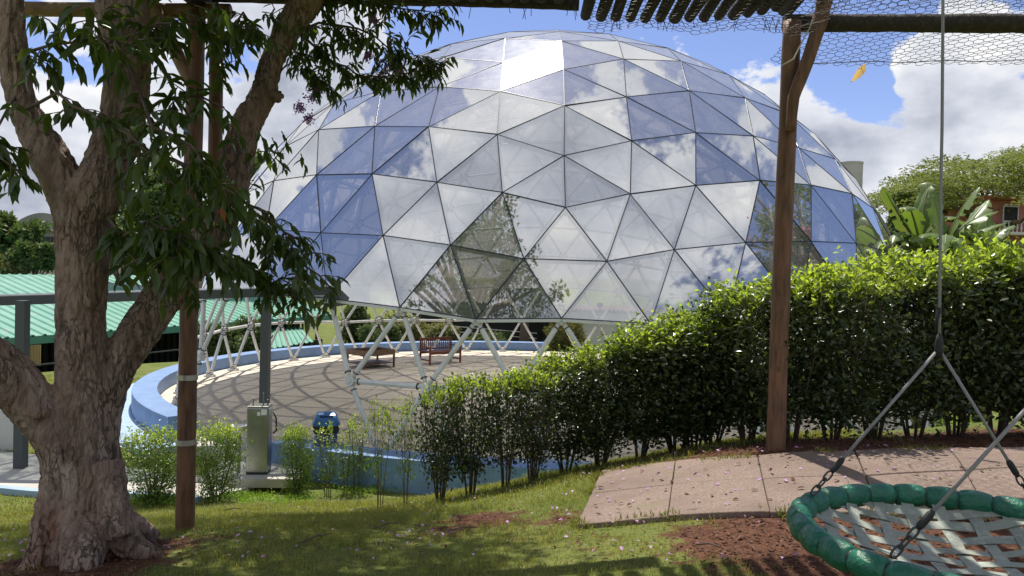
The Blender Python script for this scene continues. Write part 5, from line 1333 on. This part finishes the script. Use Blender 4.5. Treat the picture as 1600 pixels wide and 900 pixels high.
def build_banana(px, label, d, specs, seed):
    r = np.random.default_rng(seed); b = at(px, 420, d); b[2] = Hs(b[0], b[1]); t = thing('banana_plant', label, 'banana plant', b, 0, 'banana plants behind the hedge')
    ctr = at(px, 396, d)-b
    mb = MB(); mb.tube([(0,0,-.1), (0,0,1.0), ctr], [.17,.15,.09], 10); mb.build('trunk', mat('banana_stem', (.20,.22,.09), .6) if 'banana_stem' not in MATS else MATS['banana_stem'], t, smooth=True)
    for (mx, my, tx, ty, w, dz) in specs:
        m_ = at(mx, my, d+dz*.5)-b; tip = at(tx, ty, d+dz)-b; P0 = ctr+np.array([0,0,.05]); N_ = 18; V = []; F = []
        side = None; cur = []
        for i in range(N_+1):
            s = i/N_; cur.append((1-s)**2*P0+2*s*(1-s)*(m_*1.0)+s*s*tip)
        for i in range(N_+1):
            s = i/N_; tg = cur[min(i+1,N_)]-cur[max(i-1,0)]; tg /= np.linalg.norm(tg); sd_ = np.cross(tg, (0,0,1)); sd_ /= (np.linalg.norm(sd_)+1e-6)
            sd_ = sd_+np.array([.2,-.35,0]); sd_ -= tg*(sd_@tg); sd_ /= np.linalg.norm(sd_); up = np.cross(sd_, tg)
            ww = 0.02 if s < .16 else w*.5*math.sin(min(1, (s-.12)/.88)**.75*PI)**.55*.98+.01
            if s > .97: ww = .02
            tear = .85+.15*math.sin(i*7.+seed)
            V += [cur[i]+sd_*ww*tear-up*ww*.32+rnd3(r,.012), cur[i]+sd_*ww*.5-up*ww*.05, cur[i]+up*.0, cur[i]-sd_*ww*.5-up*ww*.05, cur[i]-sd_*ww*tear-up*ww*.32+rnd3(r,.012)]
        for i in range(N_):
            for j in range(4):
                if j in (0, 3) and r.random() < .16 and i > 4: continue
                a = i*5+j; F.append((a, a+1, a+6, a+5))
        lf = MB().add(V, F).build('leaf', mt['leaf_banana'], t, smooth=True)
        mb = MB().tube(cur[:-2], list(np.linspace(.035, .008, N_-1)), 6); mb.build('midrib', MATS['banana_stem'], lf, smooth=True)
def rnd3(r, s): return r.normal(0, s, 3)
build_banana(1440, 'banana plant with upright ragged leaves, left of the vertical swing rope', 17.5, [(1400,330,1380,292,.5,-.3),(1420,300,1416,330,.5,-.8),(1438,310,1455,290,.45,.2),(1450,330,1500,340,.5,-.6),(1400,370,1388,410,.5,-.5),(1450,280,1447,285,.55,.4),(1410,340,1395,380,.45,-.9),(1470,350,1490,385,.5,-.7),(1430,350,1440,385,.5,-1.2)], 3)
build_banana(1478, 'banana plant with a broad sunlit leaf leaning right, behind the swing rope', 16.8, [(1490,330,1530,292,.62,-.4),(1500,340,1560,330,.55,-.2),(1500,360,1574,348,.5,-.5),(1520,372,1572,378,.5,-.6),(1465,320,1455,300,.5,.3),(1490,350,1500,392,.5,-1.),(1460,350,1440,372,.5,-.8),(1530,330,1545,312,.5,.5),(1480,340,1476,395,.45,-1.2)], 5)
build_banana(1540, 'small banana plant with drooping torn leaves nearest the red house', 18.5, [(1550,360,1585,352,.45,0),(1530,350,1500,345,.45,-.3),(1560,372,1592,388,.45,-.3),(1525,372,1505,396,.4,-.5),(1542,350,1540,330,.4,.3)], 8)

# trees behind and beside the viewer: the dome's mirror film shows them
def refl_tree(label, pt, az, el, D, rx, rz, n, leaf, m, seed, flowers=None, parts=4, name='garden_tree'):
    a, e = math.radians(az), math.radians(el); c = np.array(pt)+D*np.array([math.sin(a), math.cos(a), math.tan(e)]); zb = Hs(c[0], c[1]); base = np.array([c[0], c[1], zb]); rr = np.random.default_rng(seed)
    cr = [(rr.normal(0,.45)*rx, rr.normal(0,.45)*rx, c[2]-zb+rr.normal(0,.4)*rz, rx*.62, rx*.62, rz*.55) for _ in range(parts)]
    return tree(name, label, 'tree', base, cr, n, leaf, m, .22, seed, 'garden trees mirrored in the dome', clumps=170, clump_r=.11, shell=.25, limbs=70, flowers=flowers)
refl_tree('tall tree with purple blossom mirrored in the lower middle panels of the dome', (-1.2,-9.4,3.6), -151, 46, 10.5, 4.1, 6.4, 17000, .17, 'leaf_far', 61, ('flower_purple', 2500), 14)
refl_tree('slender tree with pink blossom mirrored in the right side panels of the dome', (6.0,-7.8,4.6), 87, 39, 8.6, 3.5, 4.6, 18000, .14, 'leaf_far', 62, ('flower_pink', 4500), 9)
refl_tree('small green tree mirrored low in the dome beside the right log post', (4.2,-8.8,3.2), 118, 20, 12, 2.0, 1.8, 6000, .2, 'leaf_far', 63)
refl_tree('round green tree mirrored in the far right panels of the dome', (8.6,-4.6,4.6), 64, 18, 9, 2.0, 2.0, 7000, .2, 'leaf_far', 64)
refl_tree('low bushy tree standing behind the viewer, mirrored in the lowest panels', (0,-9.6,3.2), 178, 12, 22, 4.0, 2.2, 9000, .25, 'leaf_far', 65)
refl_tree('low bushy tree standing behind and right of the viewer', (2,-9.6,3.2), 150, 12, 20, 4.0, 2.0, 9000, .25, 'leaf_far', 66)

# ================================================================== LAWN DETAIL
def build_grass():
    r = rng
    def patch(x0, x1, y0, y1, n, hmin, hmax, wd, name):
        P = np.column_stack([CAM[0]+x0+(x1-x0)*r.random(n), CAM[1]+y0+(y1-y0)*r.random(n)])
        d = dirt(P[:, 0], P[:, 1]); cl = np.sin(P[:,0]*5.1+np.sin(P[:,1]*3.7)*1.5)*np.sin(P[:,1]*6.3+np.sin(P[:,0]*4.1)); keep = (r.random(n) > d*1.25) & (r.random(n) < .72+.28*cl)
        for poly in SLABS: keep &= ~inpoly(P, poly)
        pw = np.hypot(P[:,0], P[:,1]); keep &= pw > 12.0
        P = P[keep]; n = len(P); z = H(P[:, 0], P[:, 1]); cl = cl[keep]
        hh = (hmin+(hmax-hmin)*r.random(n))*(1+.35*cl); a = r.random(n)*2*PI; ln = r.normal(0, .45, (n, 2)); 
        b = np.column_stack([P, z-.004]); sd_ = np.column_stack([np.cos(a), np.sin(a), np.zeros(n)])*wd*(.7+.6*r.random(n))[:, None]; tip = b+np.column_stack([ln*hh[:, None]*1.1, hh])
        mid = b*.5+tip*.5+np.column_stack([-ln*hh[:, None]*.25, hh*.14])
        V = np.stack([b-sd_, b+sd_, mid-sd_*.8, mid+sd_*.8, tip], 1).reshape(-1, 3); o = (np.arange(n)*5)[:, None]
        F = np.concatenate([o+np.array([[0,1,3]]), o+np.array([[0,3,2]]), o+np.array([[2,3,4]])])
        link(name, mesh_np(name, V, F, mats=[mt['grass']]), kind='stuff')
    patch(-4.0, 4.2, 3.0, 6.2, 150000, .018, .045, .0016, 'grass')
    patch(-6.5, 3.5, 6.2, 10.5, 110000, .022, .06, .0026, 'grass')
    patch(-16, -5.5, 8.0, 23, 70000, .03, .06, .006, 'grass')
    # tufts leaning over the edges of the slabs
    E_ = []
    for poly in SLABS:
        for i in (0,1,2,3,4,5,7,8,9,10,11,12,13):
            a = np.array(poly[i]); b = np.array(poly[(i+1) % 14]); k = int(np.linalg.norm(b-a)*(230 if i in (13,) else 110)); t_ = r.random((k, 1))**(1.0); c = a+(b-a)*t_; nb = np.sin(c[:,0]*9)+np.sin(c[:,1]*13+2); c = c[(nb > .1)]; E_.append(c+r.normal(0, .018, c.shape))
    P2 = np.repeat(np.vstack(E_), 5, 0); P2 = P2+r.normal(0, .014, P2.shape); n = len(P2); P = np.column_stack([P2, H(P2[:,0], P2[:,1])])
    V, F = leaves(P, rdir(n)*.8+np.array([0,0,1.0]), rdir(n), .035+.05*r.random(n), .06, LT8); link('edge_grass', mesh_np('edge_grass', V, F, mats=[mt['grass']]), kind='stuff')
    # weeds growing through under the hedge
    Pw = []
    for px, py, n_, s in ((470,785,50,9),(250,790,90,30),(380,785,60,20),(600,770,40,20),(705,765,30,20),(430,790,40,20),(800,752,30,20),(1285,672,24,14),(1420,668,24,18),(1480,668,24,18),(1330,670,12,10),(880,738,16,20),(160,800,20,12),(560,775,30,25)):
        for k in range(n_):
            Pw.append((px+r.normal(0, s), py+r.normal(0, 3)-4))
    Q = np.array([onH(*p) for p in Pw]); P = np.repeat(Q, 12, 0)+r.normal(0, .05, (len(Q)*12, 3))*np.array([1,1,.4])+np.array([0,0,.05]); n = len(P)
    V, F = leaves(P, rdir(n)+np.array([0,0,.7]), rdir(n)+np.array([0,0,1.]), .036*(.5+r.random(n)), .45, LT2); link('weeds', mesh_np('weeds', V, F, mats=[mt['weed']]), kind='stuff')
def inpoly(P, poly):
    x, y = P[:, 0], P[:, 1]; c = np.zeros(len(P), bool); n = len(poly)
    for i in range(n):
        x0, y0 = poly[i]; x1, y1 = poly[(i+1) % n]; m_ = ((y0 > y) != (y1 > y)) & (x < (x1-x0)*(y-y0)/(y1-y0+1e-12)+x0); c ^= m_
    return c
SLABS = [[onH(*p)[:2] for p in ((938,743),(1055,729),(1183,721),(1335,714),(1480,709),(1640,705),(1800,702),(1950,830),(1740,822),(1545,814),(1375,810),(1203,808),(1043,813),(902,826))]]
build_grass()

def build_litter():
    r = rng
    # bark mulch and dead leaves on the bare earth
    n = 60000; P = np.column_stack([CAM[0]-3+8.5*r.random(n), CAM[1]+2.2+6.3*r.random(n)]); d = dirt(P[:, 0], P[:, 1]); k = r.random(n) < np.clip(d*1.3-.28, 0, 1); k &= ~inpoly(P, SLABS[0]); P = P[k][:17000]; n = len(P)
    P3 = np.column_stack([P, H(P[:, 0], P[:, 1])+.006+.006*r.random(n)]); V, F = leaves(P3, rdir(n)*np.array([1,1,.15]), rdir(n)*.45+np.array([0,0,1]), .012+.032*r.random(n)**2, .5, LT2)
    link('mulch', mesh_np('mulch', V, F, mats=[mt['mulch']]), kind='stuff')
    # dead leaves and petals, on lawn and slabs
    def scatter(name, m, spots, size, lift, ratio=.62, T=LT8):
        Q = [];
        for (x0, y0, x1, y1, n_) in spots:
            for k in range(n_): Q.append((r.uniform(x0, x1), r.uniform(y0, y1)))
        P = np.array([onH(*q) for q in Q]); on = inpoly(P, SLABS[0]); P[:, 2] += np.where(on, .044, lift); n = len(P)
        V, F = leaves(P, rdir(n)*np.array([1,1,.2]), rdir(n)*.5+np.array([0,0,1]), size*(.6+.7*r.random(n)), ratio, T); link(name, mesh_np(name, V, F, mats=[mt[m]]), kind='stuff')
    scatter('fallen_petals', 'petal', [(520,790,900,880,34),(910,725,1240,825,46),(1050,700,1600,712,44),(1220,712,1600,770,26),(0,800,60,880,16),(220,830,420,880,18),(420,780,700,860,26),(700,740,1000,800,26),(900,840,1250,890,20)], .030, .028)
    scatter('fallen_leaves', 'mulch', [(920,730,1600,800,60),(1050,700,1600,712,80),(520,770,1000,870,60),(220,800,520,880,30),(1000,830,1250,890,30)], .045, .02, .45)
    # a few fallen twigs
    mb = MB()
    for x0, y0, x1, y1 in ((468,856,520,842),(585,832,625,824),(350,802,380,800),(700,838,745,832),(1090,860,1130,868),(560,800,575,806)):
        a, b = onH(x0, y0), onH(x1, y1); mb.tube([a+np.array([0,0,.03]), (a+b)/2+np.array([0,.02,.04]), b+np.array([0,0,.03])], [.006,.005,.003], 5)
    mb.build('fallen_twigs', mt['bark_far'], smooth=True, kind='stuff')
build_litter()
